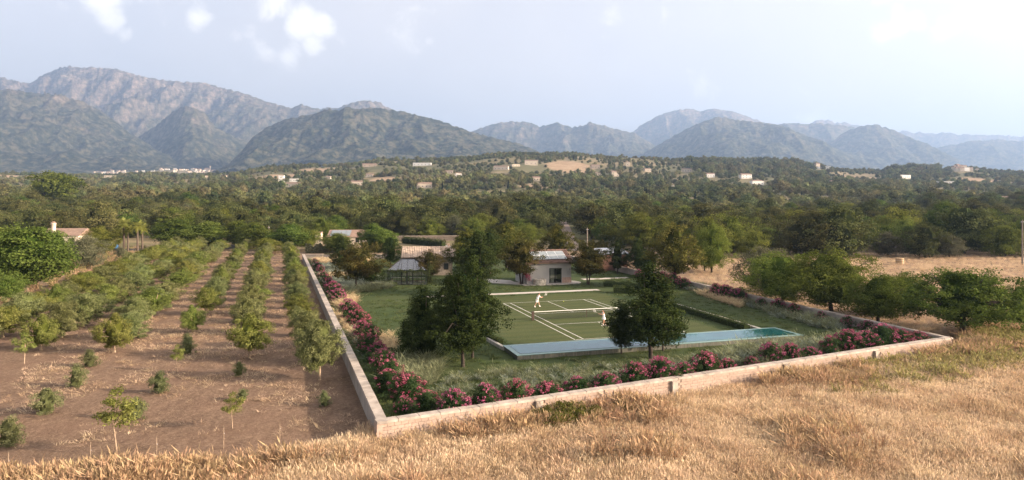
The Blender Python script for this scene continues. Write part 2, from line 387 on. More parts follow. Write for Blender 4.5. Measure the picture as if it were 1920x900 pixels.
def build_mountains():
    # ridge lines: skyline as (bearing, height angle) pairs and distance of the ridge in metres
    LY = [
     (8200, 2600, [(-500,300),(-300,190),(-100,165),(0,143),(25,150),(55,157),(75,143),(90,135),(120,123),(150,124),(172,123),(190,127),(215,127),(240,134),(275,145),(310,149),(345,154),(360,152),(385,154),(410,163),(445,169),(470,178),(500,190),(545,202),(565,195),(585,201),(600,204),(640,200),(660,193),(690,188),(712,191),(725,200),(800,240),(880,300)]),
     (5600, 1900, [(-500,230),(-300,190),(-150,175),(0,168),(40,170),(90,178),(150,190),(190,208),(240,246),(300,284),(345,312)]),
     (6300, 1300, [(200,300),(250,262),(290,236),(320,212),(345,198),(360,200),(385,212),(402,236),(440,256),(500,280),(560,300)]),
     (5000, 1500, [(385,339),(425,312),(450,286),(475,256),(505,236),(540,222),(600,211),(650,205),(700,202),(740,205),(790,217),(830,228),(880,246),(920,256),(970,268),(1000,280),(1030,292),(1060,312)]),
     (8600, 2000, [(820,300),(870,255),(890,243),(930,231),(960,227),(1000,230),(1012,237),(1030,232),(1045,229),(1070,238),(1100,234),(1120,232),(1150,240),(1190,249),(1260,290)]),
     (11000, 2500, [(1100,300),(1180,252),(1200,235),(1230,218),(1260,208),(1290,203),(1312,207),(1340,203),(1370,208),(1400,217),(1430,228),(1480,240),(1560,300)]),
     (7000, 2100, [(1150,312),(1200,290),(1250,262),(1290,240),(1320,226),(1345,219),(1365,222),(1380,225),(1430,229),(1470,236),(1520,258),(1600,290),(1660,312)]),
     (9200, 1800, [(1400,262),(1440,234),(1470,231),(1520,231),(1560,232),(1600,238),(1640,250),(1700,290)]),
     (12000, 2000, [(1480,262),(1528,226),(1533,224),(1555,224),(1570,229),(1585,227),(1620,235),(1680,262)]),
     (7600, 1500, [(1540,280),(1580,248),(1605,238),(1625,233),(1645,234),(1670,241),(1700,255),(1740,270),(1800,300)]),
     (12800, 1800, [(1640,262),(1690,245),(1740,249),(1770,247),(1800,251),(1860,252),(1900,254),(2000,256),(2200,262),(2400,300)]),
     (9400, 1700, [(1650,312),(1700,285),(1760,275),(1820,264),(1870,261),(1920,265),(2000,268),(2200,280),(2400,312)]),
    ]
    tt = np.linspace(-1.15, 1.15, 1250); yy = np.exp(np.linspace(math.log(3600), math.log(14800), 330))
    T, Y = np.meshgrid(tt, yy); X = T * Y; px = 960 + 1280 * T
    base = ground_z(X, np.minimum(Y, 6000)) - 10
    Z = base.copy()
    wx = (fbm(X/1500, Y/1500, 3, 41) - .5) * 900; wy = (fbm(X/1500, Y/1500, 3, 42) - .5) * 900
    for k, (D, W, pts) in enumerate(LY):
        row = lerp_pts(px, pts); row = np.where((px < pts[0][0]) | (px > pts[-1][0]), 374, row)
        jag = (fbm(T*260, T*0 + k*9.3, 4, 60+k) - .5) * 5
        Dk = D + (fbm(T*6, T*0 + k*3.1, 3, 70+k) - .5) * 900
        zr = 13.3 + (374 - row) / 1280 * Dk
        hgt = np.maximum(zr - 150, 0)
        s = (Y - Dk) / np.where(Y < Dk, W, W * 1.2)
        a = np.clip(1 - np.abs(s), 0, 1)
        prof = a ** 1.25
        zr = zr - jag * np.clip((330 - row) / 40, 0, 1) / 1280 * Dk * np.exp(-(s*9)**2); hgt = np.maximum(zr - 150, 0)
        gul = fbm((X + wx)/760, (Y + wy)/760, 7, 80+k, .55, True) - .62
        gul3 = fbm((X + wx*.5)/420, (Y + wy*.5)/1250, 6, 120+k, .55, True) - .62
        gul2 = fbm(X/170, Y/170, 4, 90+k, .55, True) - .6
        side = np.clip(np.abs(s) * 6, 0, 1) * np.clip(a * 4, 0, 1)
        z = 150 + hgt * prof + hgt * (gul * .34 + gul3 * .42) * side * np.sqrt(a) + 60 * gul2 * side
        Z = np.maximum(Z, np.where(hgt > 0, z, -50))
    n = len(tt); m = len(yy); i = np.arange(m*n).reshape(m, n)
    F = np.stack([i[:-1, :-1], i[:-1, 1:], i[1:, 1:], i[1:, :-1]], -1).reshape(-1, 4)
    V = np.stack([X, Y, Z], -1).reshape(-1, 3)
    me = mesh_np('mountains', V, F, True)
    mt, nt, bs = new_mat('mountain_scrub_and_rock'); L = nt.links.new; p = pos(nt)
    veg = ramp(nt, noise(nt, p, .018, 4, .75), [(.40, (.018, .026, .014)), (.5, (.055, .062, .034)), (.6, (.15, .135, .085))])
    rock = ramp(nt, noise(nt, p, .016, 5, .8), [(.38, (.06, .056, .046)), (.5, (.17, .135, .105)), (.62, (.34, .265, .205))])
    g = nt.nodes.new('ShaderNodeNewGeometry'); sp = nt.nodes.new('ShaderNodeSeparateXYZ'); L(g.outputs['Normal'], sp.inputs[0])
    sz = nt.nodes.new('ShaderNodeSeparateXYZ'); L(p, sz.inputs[0])
    hi = nd(nt, 'ShaderNodeMapRange'); L(sz.outputs['Z'], hi.inputs['Value'])
    hi.inputs['From Min'].default_value = 300; hi.inputs['From Max'].default_value = 1500; hi.inputs['To Min'].default_value = -.10; hi.inputs['To Max'].default_value = .22
    f = math_(nt, 'ADD', noise(nt, p, .0055, 12, .8), hi.outputs[0])
    f = math_(nt, 'MULTIPLY_ADD', math_(nt, 'SUBTRACT', 1.0, sp.outputs['Z']), .22, f)
    fr = ramp(nt, f, [(.53, (0,)*3), (.76, (1,)*3)])
    L(mixc(nt, fr, veg, rock), bs.inputs['Base Color'])
    bs.inputs['Roughness'].default_value = 1; bs.inputs['Specular IOR Level'].default_value = 0
    bump(nt, bs, noise(nt, p, .022, 6, .8), 1.0, 40)
    o = obj('mountains', me, mt); tag(o, 'rugged mountain range with scrub and pale rock faces behind the plain', kind='structure')
build_mountains()

def build_haze():
    m = bpy.data.materials.new('haze_air'); m.use_nodes = True; nt = m.node_tree; nt.nodes.clear()
    out = nt.nodes.new('ShaderNodeOutputMaterial'); v = nt.nodes.new('ShaderNodeVolumePrincipled')
    v.inputs['Color'].default_value = (.44, .64, 1.0, 1); v.inputs['Density'].default_value = 9.5e-5; v.inputs['Anisotropy'].default_value = .25
    nt.links.new(v.outputs[0], out.inputs['Volume'])
    b = MB().box(-18500, 18500, -400, 15600, -12, 1760)
    o = b.build('haze', m); tag(o, 'pale blue air fading the far mountains', kind='stuff')
build_haze()

# ------------------------------------------------------------------ garden floor
U = Vector((-.2983, .9545)); Vv = Vector((.9545, .2983)); GROT = math.atan2(Vv.y, Vv.x)
CO = Vector((5.97, 64.7))                          # near left corner of the court
def uv(u, v, z=0.0): p = CO + U*u + Vv*v; return Vector((p.x, p.y, z))

def lerp2(a, b, t): return a + (b - a) * t
def inside(poly, x, y):
    c = np.zeros(len(x), bool); n = len(poly)
    for i in range(n):
        x0, y0 = poly[i]; x1, y1 = poly[(i+1) % n]
        q = ((y0 > y) != (y1 > y)) & (x < (x1-x0) * (y-y0) / ((y1-y0) or 1e-9) + x0); c ^= q
    return c
GARDEN = [tuple(WA), tuple(WB), tuple(WD), tuple(WC)]
def shrink(poly, d):
    c = sum((Vector(p) for p in poly), Vector((0, 0))) / len(poly); out = []
    n = len(poly)
    for i in range(n):
        p0 = Vector(poly[i-1]); p = Vector(poly[i]); p1 = Vector(poly[(i+1) % n])
        a = (p - p0).normalized(); b = (p1 - p).normalized(); na = Vector((-a.y, a.x)); nb = Vector((-b.y, b.x))
        k = (na + nb); k = k / (1 + na.dot(nb)); out.append(tuple(p + k * d))
    return out
GIN = shrink(GARDEN, .3)
def sheet(name, poly, z, m, parent=None):
    V = [(x, y, z) for x, y in poly]; me = bpy.data.meshes.new(name); me.from_pydata(V, [], [list(range(len(V)))]); me.update()
    return obj(name, me, m, parent)
def lawn_mat(name, stripes):
    m, nt, bs = new_mat(name); L = nt.links.new; p = pos(nt)
    c = ramp(nt, noise(nt, p, .55, 7, .7), [(.28, (.015, .030, .008)), (.5, (.032, .056, .015)), (.75, (.066, .09, .027))])
    c = mixc(nt, math_(nt, 'MULTIPLY', ramp(nt, noise(nt, p, .09, 4), [(.4, (0,)*3), (.66, (1,)*3)]), .55), c, (.075, .075, .026))
    c = mixc(nt, .5, c, ramp(nt, noise(nt, p, 9, 4, .7), [(.25, (.018, .030, .008)), (.75, (.075, .10, .032))]))
    if stripes:
        sp = nd(nt, 'ShaderNodeMapping'); sp.inputs['Rotation'].default_value = (0, 0, -GROT); L(p, sp.inputs[0])
        w = nd(nt, 'ShaderNodeTexWave', Scale=.16, Distortion=1.2); w.bands_direction = 'Y'; L(sp.outputs[0], w.inputs[0])
        c = mixc(nt, math_(nt, 'MULTIPLY', w.outputs['Fac'], .25), c, (.115, .105, .042))
    if stripes: c = mixc(nt, .28, c, (.075, .08, .026))
    L(c, bs.inputs['Base Color']); bs.inputs['Roughness'].default_value = .9; bs.inputs['Specular IOR Level'].default_value = .15
    bump(nt, bs, noise(nt, p, 5, 6, .75), .8, .10)
    return m
M['lawn'] = lawn_mat('lawn_grass', False); M['court'] = lawn_mat('court_grass', True)
M['concrete'] = plain('pale_concrete', (.42, .38, .34), .85, .12, 1.2, .004, 30)
M['white_line'] = plain('white_line_chalk', (.60, .58, .53), .9, .25, 3)
M['stone'] = plain('kerb_stone', (.42, .39, .33), .85, .25, 2.5, .01, 14)
M['gravel'] = plain('pale_gravel', (.42, .40, .38), .9, .2, 6, .01, 40)
tag(sheet('lawn', GIN, 0.0, M['lawn']), 'tufted green lawn inside the garden wall', kind='structure')
ct = [uv(-1.0, -6.2), uv(-1.0, 16.0), uv(29.5, 16.0), uv(29.5, -6.2)]
tag(sheet('court_lawn', [(p.x, p.y) for p in ct], .006, M['court']), 'short mown grass of the tennis court', kind='structure')
def quad_strip(name, pts, w, z, m, label):
    """flat strip along pts (u, v pairs)"""
    mb = MB()
    for a, b in zip(pts[:-1], pts[1:]):
        a = uv(*a); b = uv(*b); d = (b - a).normalized(); n = Vector((-d.y, d.x, 0)) * w / 2
        mb.add([a-n+Vector((0,0,z)), b-n+Vector((0,0,z)), b+n+Vector((0,0,z)), a+n+Vector((0,0,z))], [(0,1,2,3)])
    o = mb.build(name, m); tag(o, label, kind='structure'); return o
COURT_W, COURT_L, NET_U, SERV = 12.0, 23.75, 11.4, 3.45
lines = [((0, 0), (COURT_L, 0), 'outer sideline on the open side'), ((0, .9), (COURT_L, .9), 'inner sideline on the open side'),
         ((0, COURT_W-.9), (COURT_L, COURT_W-.9), 'inner sideline on the hedge side'), ((0, COURT_W), (COURT_L, COURT_W), 'outer sideline on the hedge side'),
         ((0, .08), (0, COURT_W-.08), 'baseline beside the pool'), ((COURT_L, .08), (COURT_L, COURT_W-.08), 'baseline beside the house path'),
         ((NET_U-SERV, .98), (NET_U-SERV, COURT_W-.98), 'service line on the pool side of the net'), ((NET_U+SERV, .98), (NET_U+SERV, COURT_W-.98), 'service line on the house side of the net'),
         ((.1, COURT_W/2), (NET_U-SERV-.08, COURT_W/2), 'centre line on the pool side'), ((NET_U+SERV+.08, COURT_W/2), (COURT_L-.1, COURT_W/2), 'centre line on the house side')]
for k, (a, b, w) in enumerate(lines):
    quad_strip('court_line', [a, b], .09 if k < 6 else .08, .011 + .001*(k % 4), M['white_line'], 'white painted court ' + w)
# path between the court and the house
quad_strip('path', [(32.2, -9), (32.2, 17.2)], 1.5, .012, M['concrete'], 'pale concrete path between the court and the house')

# ------------------------------------------------------------------ garden walls
def block_mat():
    m, nt, bs = new_mat('wall_block'); L = nt.links.new; p = pos(nt)
    c = ramp(nt, noise(nt, p, 2.2, 6, .65), [(.3, (.29, .215, .17)), (.55, (.345, .26, .21)), (.75, (.39, .30, .245))])
    oi = nt.nodes.new('ShaderNodeObjectInfo'); hs = nt.nodes.new('ShaderNodeHueSaturation')
    L(math_(nt, 'MULTIPLY_ADD', oi.outputs['Random'], .16, .92), hs.inputs['Value']); L(c, hs.inputs['Color'])
    L(hs.outputs[0], bs.inputs['Base Color']); bs.inputs['Roughness'].default_value = .92; bs.inputs['Specular IOR Level'].default_value = .15
    bump(nt, bs, noise(nt, p, 22, 5), .5, .01); return m
M['block'] = block_mat()
M['mortar'] = plain('mortar', (.35, .27, .22), .95, .15, 5)
M['coping'] = plain('weathered_coping', (.33, .28, .235), .88, .30, 1.6, .015, 16, detail=9)
M['render_wall'] = plain('grey_wall_render', (.27, .24, .21), .9, .22, .8, .006, 20)

def wall_run(name, a, b, label, blocks=False, thick=.6, over=.06, zb=-.75, piers=()):
    """a wall from a to b: outer coping edge on the right-hand side of a->b; local x along, y inward"""
    d = b - a; n = d.length; ang = math.atan2(d.y, d.x)
    root = empty(name, (a.x, a.y, 0), ang); tag(root, label, 'wall', 'garden wall runs')
    body = MB().box(.05 if blocks else .25, n - (.05 if blocks else .25), over + (.02 if blocks else 0), thick - over, zb, .86).build('wall_core' if blocks else 'wall_face', M['mortar'] if blocks else M['render_wall'], root)
    # coping of separate slabs, each about 1.2 m
    k = max(1, int(n / 1.22)); L_ = n / k
    variants = []
    rr = random.Random(3)
    for q in range(4):
        j = [rr.uniform(-.012, .012) for _ in range(8)]; g = .006
        mb = MB().hexa([(g, j[0], .86), (L_-g, j[1], .86), (L_-g, thick+j[2], .86), (g, thick+j[3], .86)],
                       [(g+.01, .015+j[0], 1+j[4]), (L_-g-.01, .015+j[1], 1+j[5]), (L_-g-.01, thick-.015+j[2], 1+j[6]), (g+.01, thick-.015+j[3], 1+j[7])])
        o = mb.build('coping_slab', M['coping'], root); variants.append(o.data); bpy.data.objects.remove(o)
    for q in range(k):
        o = obj('coping_slab', variants[q % 4 if q % 3 else 2], None, root, (q*L_, 0, 0))
    if blocks:
        bl, bh = .40, .20; nx = int(n / bl); courses = 8
        mb = MB().box(.004, bl-.012, 0, .05, .004, bh-.012); bo = mb.build('block', M['block'], root); bm_ = bo.data
        hb = MB().box(.004, bl/2-.012, 0, .05, .004, bh-.012).build('block', M['block'], root); hm = hb.data
        bpy.data.objects.remove(bo); bpy.data.objects.remove(hb)
        cells = []
        pier_x = [(p-.30, p+.30) for p in piers]
        for c in range(courses):
            for q in range(nx + 1):
                x = q*bl - (bl/2 if c % 2 else 0); full = True
                if x < 0: x = 0; full = False
                if x + bl > n: continue
                if any(x + bl > p0 and x < p1 for p0, p1 in pier_x): continue
                cells.append((x, zb + .01 + c*bh, full))
        vis = [c for c in cells if c[1] > -.40]; vis.sort(key=lambda c: c[0])
        near = set(vis[:300])
        rest = MB(); rj = random.Random(9)
        for c in cells:
            x, z, full = c
            if c in near: obj('block', bm_ if full else hm, None, root, (x, over-.03 + rj.uniform(-.006, .006), z))
            else:
                w = bl if full else bl/2; y = over-.03 + rj.uniform(-.006, .006); rest.box(x+.004, x+w-.012, y, y+.05, z+.004, z+bh-.012)
        tag(rest.build('block_courses', M['block'], root), kind='stuff')
        for p in piers:
            MB().box(p-.24, p+.24, over-.22, over+.10, zb, .855).build('pier', M['coping'], root)
        MB().box(-.01, .30, over-.06, thick-over, zb, .855).build('corner_pier', M['block'], root)
    return root
def ray_on_wall(px):
    t = (px - 960) / 1280; d = WB - WA          # solve WA + s d on the ray x = t y
    s = (t*WA.y - WA.x) / (d.x - t*d.y); return s * d.length
piers = [ray_on_wall(p) for p in (1010, 1264, 1474, 1643)]
wall_run('garden_wall', WA, WB, 'pink block wall with piers facing the dry grass field', True, piers=piers)
wall_run('garden_wall', WC, WA, 'grey rendered wall with broad coping beside the orchard', thick=.62)
wall_run('garden_wall', WB, WD, 'grey rendered wall receding past the big trees, oleanders inside', thick=.5)
wall_run('garden_wall', WD, WC, 'grey rendered wall closing the far end of the garden', thick=.5)

# ------------------------------------------------------------------ pool
def build_pool():
    p0 = at(970, 666, .42); root = empty('pool', (p0.x, p0.y, 0), GROT); tag(root, 'long raised pool with overflowing edge beside the tennis court', 'pool')
    Lp, Wp, H = 28.6, 4.1, .42
    m, nt, bs = new_mat('wet_streaked_concrete'); L = nt.links.new
    tc = nt.nodes.new('ShaderNodeTexCoord'); mp = nt.nodes.new('ShaderNodeMapping'); mp.inputs['Scale'].default_value = (1, 1, .08); L(tc.outputs['Object'], mp.inputs[0])
    c = ramp(nt, noise(nt, mp.outputs[0], 4.5, 6, .7), [(.3, (.04, .045, .038)), (.5, (.10, .10, .082)), (.68, (.19, .17, .14)), (.8, (.36, .32, .26))])
    L(c, bs.inputs['Base Color']); bs.inputs['Roughness'].default_value = .35; bump(nt, bs, noise(nt, mp.outputs[0], 9, 5), .4, .01)
    MB().box(0, Lp, 0, .22, -.25, H-.06).build('front_wall', m, root)
    MB().box(0, Lp, Wp-.22, Wp, -.25, H-.06).build('back_wall', m, root)
    MB().box(0, .22, .22, Wp-.22, -.25, H-.06).build('end_wall', m, root)
    MB().box(Lp-.22, Lp, .22, Wp-.22, -.25, H-.06).build('end_wall', m, root)
    tile = plain('submerged_rim_tile', (.16, .25, .23), .3, .2, 2)
    rim = MB(); w = .52
    rim.box(-.03, Lp+.03, -.03, w, H-.06, H-.02); rim.box(-.03, Lp+.03, Wp-w, Wp+.03, H-.06, H-.02)
    rim.box(-.03, w, w, Wp-w, H-.06, H-.02); rim.box(Lp-w, Lp+.03, w, Wp-w, H-.06, H-.02); rim.build('rim', tile, root)
    floor = plain('pool_basin', (.02, .15, .16), .4, .3, .5)
    MB().box(.22, Lp-.22, .22, Wp-.22, -.24, -.20).build('basin', floor, root)
    wm, nt, bs = new_mat('pool_water'); p = pos(nt); L = nt.links.new
    L(ramp(nt, noise(nt, p, .5, 3), [(.3, (.008, .06, .066)), (.7, (.02, .105, .11))]), bs.inputs['Base Color']); bs.inputs['Roughness'].default_value = .25; bs.inputs['Specular IOR Level'].default_value = 0
    mp = nt.nodes.new('ShaderNodeMapping'); mp.inputs['Scale'].default_value = (1, 2.0, 1); mp.inputs['Rotation'].default_value = (0, 0, -GROT); L(p, mp.inputs[0])
    gl = nd(nt, 'ShaderNodeBsdfGlossy', Roughness=.015); bp = nd(nt, 'ShaderNodeBump', Strength=.12, Distance=.03); L(noise(nt, mp.outputs[0], 1.0, 3, .5), bp.inputs['Height']); L(bp.outputs[0], gl.inputs['Normal'])
    gl.inputs['Color'].default_value = (1, 1, 1, 1)
    fr = nd(nt, 'ShaderNodeFresnel'); fr.inputs[0].default_value = 1.33; fac = math_(nt, 'MULTIPLY', fr.outputs[0], 1.1, clamp=True)
    mx = nt.nodes.new('ShaderNodeMixShader'); L(fac, mx.inputs[0]); L(bs.outputs[0], mx.inputs[1]); L(gl.outputs[0], mx.inputs[2]); L(mx.outputs[0], nt.nodes['Material Output'].inputs['Surface'])
    V = []; n1, n2 = 2, 2
    me = bpy.data.meshes.new('water'); me.from_pydata([(.42, .42, H), (Lp-.42, .42, H), (Lp-.42, Wp-.42, H), (.42, Wp-.42, H)], [], [(0, 1, 2, 3)]); me.update()
    obj('water', me, wm, root)
build_pool()

# kerbs and hedge beside the court
def kerb(name, a, b, w, h, label, m=None):
    d = b - a; root = empty(name, (a.x, a.y, 0), math.atan2(d.y, d.x)); n = d.length; k = max(1, int(n / 1.5))
    tag(root, label, 'kerb')
    for q in range(k): MB().box(q*n/k+.008, (q+1)*n/k-.008, -w/2, w/2, -.1, h).build('stone', m or M['stone'], root)
    return root
kerb('garden_kerb', at(947, 651, 0.3), at(905, 628, 0.3), .3, .3, 'low pale stone kerb at the near pool corner beside dark trees')
kerb('garden_kerb', at(1428, 617, .3), at(1268, 570, .3), .35, .35, 'low pale stone kerb behind the clipped hedge right of the court')

# ------------------------------------------------------------------ net, players
M['net_post'] = plain('brown_post', (.05, .03, .022), .6)
M['net_cord'] = plain('black_cord', (.012, .012, .012), .8)
M['tape'] = plain('white_tape', (.75, .74, .70), .7, .05)
def build_net():
    root = empty('tennis_net', uv(NET_U-.35, -.4), GROT); tag(root, 'tennis net with white top band across the grass court', 'net')
    W = 12.8; Hn = .92
    for x in (0, W): MB().box(x-.13, x+.13, -.09, .09, 0, Hn+.06).build('post', M['net_post'], root)
    MB().box(W/2-.03, W/2+.03, -.02, .02, 0, Hn-.07).build('centre_strap', M['net_post'], root)
    MB().box(.13, W-.13, -.025, .025, Hn-.03, Hn+.02).build('top_band', M['tape'], root)
    nb = MB(); z = .06
    for k in range(int((W-.3)/.09)): x = .16 + k*.09; nb.box(x-.006, x+.006, -.004, .004, .03, Hn-.07)
    for k in range(10): z = .04 + k*.09; nb.box(.13, W-.13, -.005, .005, z-.006, z+.006)
    tag(nb.build('netting', M['net_cord'], root), kind='stuff')
build_net()

def skin_mesh(name, verts, edges, radii, m, parent, root_i=0, subsurf=2):
    me = bpy.data.meshes.new(name); me.from_pydata(verts, edges, []); me.update()
    o = obj(name, me, m, parent); o.modifiers.new('skin', 'SKIN')
    sv = me.skin_vertices[0].data
    for i, r in enumerate(radii): sv[i].radius = r if hasattr(r, '__len__') else (r, r); sv[i].use_root = (i == root_i)
    s = o.modifiers.new('sub', 'SUBSURF'); s.levels = subsurf; s.render_levels = subsurf
    for f in me.polygons: f.use_smooth = True
    return o
M['skin'] = plain('skin', (.45, .25, .17), .55, .06, 5)
M['white_cloth'] = plain('white_cloth', (.80, .79, .77), .85, .05, 6)
M['hair'] = plain('dark_hair', (.02, .014, .01), .5)
M['eye'] = plain('eye', (.02, .02, .02), .3)

def build_person(loc, rz, pose, label, dress):
    """pose: joint name -> position, metres; x forward, y to the person's left, z up"""
    root = empty('person', loc, rz); tag(root, label, 'person')
    J = pose; names = list(J); ix = {n: i for i, n in enumerate(names)}
    E = [('pelvis','spine'),('spine','chest'),('chest','neck'),('neck','head'),('head','crown'),
         ('chest','lsh'),('lsh','lel'),('lel','lwr'),('lwr','lhand'),('chest','rsh'),('rsh','rel'),('rel','rwr'),('rwr','rhand'),
         ('pelvis','lhip'),('lhip','lkn'),('lkn','lan'),('lan','ltoe'),('pelvis','rhip'),('rhip','rkn'),('rkn','ran'),('ran','rtoe')]
    r = dict(pelvis=(.15,.12),spine=(.13,.10),chest=(.16,.12),neck=.055,head=.095,crown=.075,lsh=.065,lel=.045,lwr=.03,lhand=.035,rsh=.065,rel=.045,rwr=.03,rhand=.035,
             lhip=.09,lkn=.06,lan=.04,ltoe=.035,rhip=.09,rkn=.06,ran=.04,rtoe=.035)
    body = skin_mesh('body', [J[n] for n in names], [(ix[a], ix[b]) for a, b in E], [r[n] for n in names], M['skin'], root, ix['pelvis'])
    def sub(nm, chain, rad, m, edges=None, ri=0):
        edges = edges or [(i, i+1) for i in range(len(chain)-1)]
        return skin_mesh(nm, chain, edges, rad, m, root, ri)
    mid = lambda a, b, t: tuple(Vector(J[a]).lerp(Vector(J[b]), t))
    # fingers: four and a thumb on each hand
    for s in 'lr':
        h = Vector(J[s+'hand']); d = (h - Vector(J[s+'wr'])).normalized(); side = d.cross(Vector((0, 0, 1))).normalized(); up = side.cross(d)
        for k in range(4):
            b = h + side*(k-1.5)*.019; L1 = (.045, .052, .05, .04)[k]
            sub('finger', [b, b+d*L1*.6-up*.004, b+d*L1-up*.022], [.009, .0085, .008], M['skin'])
        b = h - d*.03 + side*.035; sub('finger', [b, b+side*.02+d*.02, b+side*.022+d*.045-up*.01], [.010, .009, .008], M['skin'])
    # shirt or dress
    if dress:
        sub('dress', [J['chest'], J['spine'], J['pelvis'], tuple(Vector(J['pelvis']) - Vector((0,0,.13))), tuple(Vector(J['pelvis']) - Vector((0,0,.27))), mid('neck','chest',.5), mid('lsh','lel',.15), mid('rsh','rel',.15)],
            [(.185,.145), (.15,.125), (.19,.16), (.24,.20), (.27,.23), (.08,.08), .085, .085], M['white_cloth'], [(0,1),(1,2),(2,3),(3,4),(0,5),(0,6),(0,7)])
    else:
        sub('shirt', [J['chest'], J['spine'], J['pelvis'], mid('neck','chest',.45), J['lsh'], mid('lsh','lel',.7), J['rsh'], mid('rsh','rel',.7)],
            [(.195,.15), (.17,.14), (.18,.15), (.075,.075), .09, .075, .09, .075], M['white_cloth'], [(0,1),(1,2),(0,3),(0,4),(4,5),(0,6),(6,7)])
        sub('shorts', [J['pelvis'], J['lhip'], mid('lhip','lkn',.75), J['rhip'], mid('rhip','rkn',.75)],
            [(.175,.15), .13, .115, .13, .115], M['white_cloth'], [(0,1),(1,2),(0,3),(3,4)])
    for s in 'lr':
        a = Vector(J[s+'an']); t = Vector(J[s+'toe'])
        sub('shoe', [a + Vector((0,0,.02)), a - (t-a)*.25 + Vector((0,0,-.045)), a.lerp(t,.5) + Vector((0,0,-.02)), t + (t-a)*.1], [.052, .045, .05, .042], M['white_cloth'], [(0,1),(0,2),(2,3)])
        kn = Vector(J[s+'kn']); sub('sock', [tuple(a), tuple(a.lerp(kn, .16)), tuple(a.lerp(kn, .3))], [.046, .05, .052], M['white_cloth'])
    hd = Vector(J['head']); cr = Vector(J['crown']); upd = (cr - hd).normalized(); f = Vector(J['face']) if 'face' in J else Vector((1, 0, 0)); f = (f - upd*f.dot(upd)).normalized(); sd = upd.cross(f)
    if dress: sub('hair', [cr + upd*.01 - f*.02, hd - f*.06 + upd*.03, hd - f*.13 - upd*.02, hd - f*.15 - upd*.16], [.098, .088, .05, .03], M['hair'])
    else: sub('hair', [cr + upd*.015, hd - f*.045 + upd*.05, hd - f*.05], [.092, .085, .07], M['hair'])
    sub('nose', [hd + f*.09 + upd*.02, hd + f*.118 - upd*.005], [.014, .016], M['skin'])
    for q in (-1, 1):
        sub('ear', [hd + sd*q*.09 + upd*.02, hd + sd*q*.094 - upd*.02], [.018, .014], M['skin'])
        sub('eye', [hd + f*.088 + sd*q*.035 + upd*.03, hd + f*.094 + sd*q*.035 + upd*.03], [.011, .009], M['eye'])
    sub('mouth', [hd + f*.092 - sd*.022 - upd*.04, hd + f*.098 - upd*.042, hd + f*.092 + sd*.022 - upd*.04], [.006, .007, .006], plain('lips', (.35, .12, .10), .5))
    return root
def racket(loc, d, nrm, label):
    root = empty('tennis_racket', loc); tag(root, label, 'racket'); d = Vector(d).normalized(); s = d.cross(Vector(nrm)).normalized()
    MB().tube([-d*.06, d*.17], [.017, .015], 8).build('grip', M['net_post'], root)
    fr = plain('racket_frame', (.55, .52, .48), .4)
    MB().tube([d*.17, d*.34], [.012, .012], 6).build('shaft', fr, root)
    c = d*.50; pts = [c + d*.165*math.cos(a) + s*.125*math.sin(a) for a in [2*math.pi*k/24 for k in range(25)]]
    MB().tube(pts, .011, 5, False).build('head', fr, root)
    st = MB()
    for k in range(-6, 7):
        x = k*.0185; h = .16*math.sqrt(max(0, 1-(x/.125)**2)); st.bar(c+s*x-d*h, c+s*x+d*h, .003)
    for k in range(-8, 9):
        y = k*.0185; h = .12*math.sqrt(max(0, 1-(y/.165)**2)); st.bar(c+d*y-s*h, c+d*y+s*h, .003)
    tag(st.build('strings', M['tape'], root), kind='stuff'); return root
man_p = at(1008, 575.5, 0); wom_p = at(1132, 611, 0)
man = dict(pelvis=(-.05,0,.86), spine=(.0,0,1.06), chest=(.10,0,1.30), neck=(.17,0,1.48), head=(.24,0,1.60), crown=(.25,0,1.70),
           lsh=(.15,.20,1.38), lel=(.38,.16,1.22), lwr=(.62,.04,1.20), lhand=(.70,.01,1.21), rsh=(.13,-.20,1.38), rel=(.36,-.20,1.17), rwr=(.60,-.06,1.17), rhand=(.69,-.03,1.18),
           lhip=(-.02,.10,.80), lkn=(.22,.12,.47), lan=(.30,.12,.09), ltoe=(.47,.14,.05), rhip=(-.08,-.10,.80), rkn=(-.28,-.12,.45), ran=(-.48,-.12,.10), rtoe=(-.34,-.13,.045))
mr = build_person(man_p, GROT + R(4), man, 'dark-haired man in white shirt and shorts lunging with both arms out', False)
q = Matrix.Rotation(GROT + R(4), 3, 'Z')
racket(man_p + q @ Vector((.74, -.01, 1.22)), q @ Vector((1, .05, .75)), q @ Vector((.2, 1, 0)), 'tennis racket swung by the man near the house path')
wom = dict(pelvis=(0,0,.90), spine=(.01,0,1.08), chest=(.04,0,1.30), neck=(.06,0,1.46), head=(.10,0,1.57), crown=(.09,0,1.67),
           lsh=(.05,.17,1.38), lel=(.22,.24,1.22), lwr=(.44,.20,1.27), lhand=(.52,.18,1.29), rsh=(.05,-.17,1.38), rel=(.25,-.22,1.20), rwr=(.48,-.10,1.26), rhand=(.56,-.07,1.29),
           lhip=(.02,.09,.84), lkn=(.10,.10,.48), lan=(.12,.10,.09), ltoe=(.30,.12,.04), rhip=(0,-.09,.84), rkn=(-.08,-.10,.47), ran=(-.26,-.11,.11), rtoe=(-.12,-.12,.045))
wr = build_person(wom_p, GROT + R(176), wom, 'dark-haired woman in short white dress waiting at the net side of the court', True)
q = Matrix.Rotation(GROT + R(176), 3, 'Z')
racket(wom_p + q @ Vector((.60, -.05, 1.33)), q @ Vector((1, .05, .7)), q @ Vector((.2, 1, 0)), 'tennis racket held out by the woman above the net band')
bm_p = at(1057, 565, 1.1)
bl = MB().lathe([(0.0, -.04)] + [(.04*math.cos(a), .04*math.sin(a)) for a in [R(k) for k in range(-60, 61, 20)]] + [(0.0, .04)], 12)
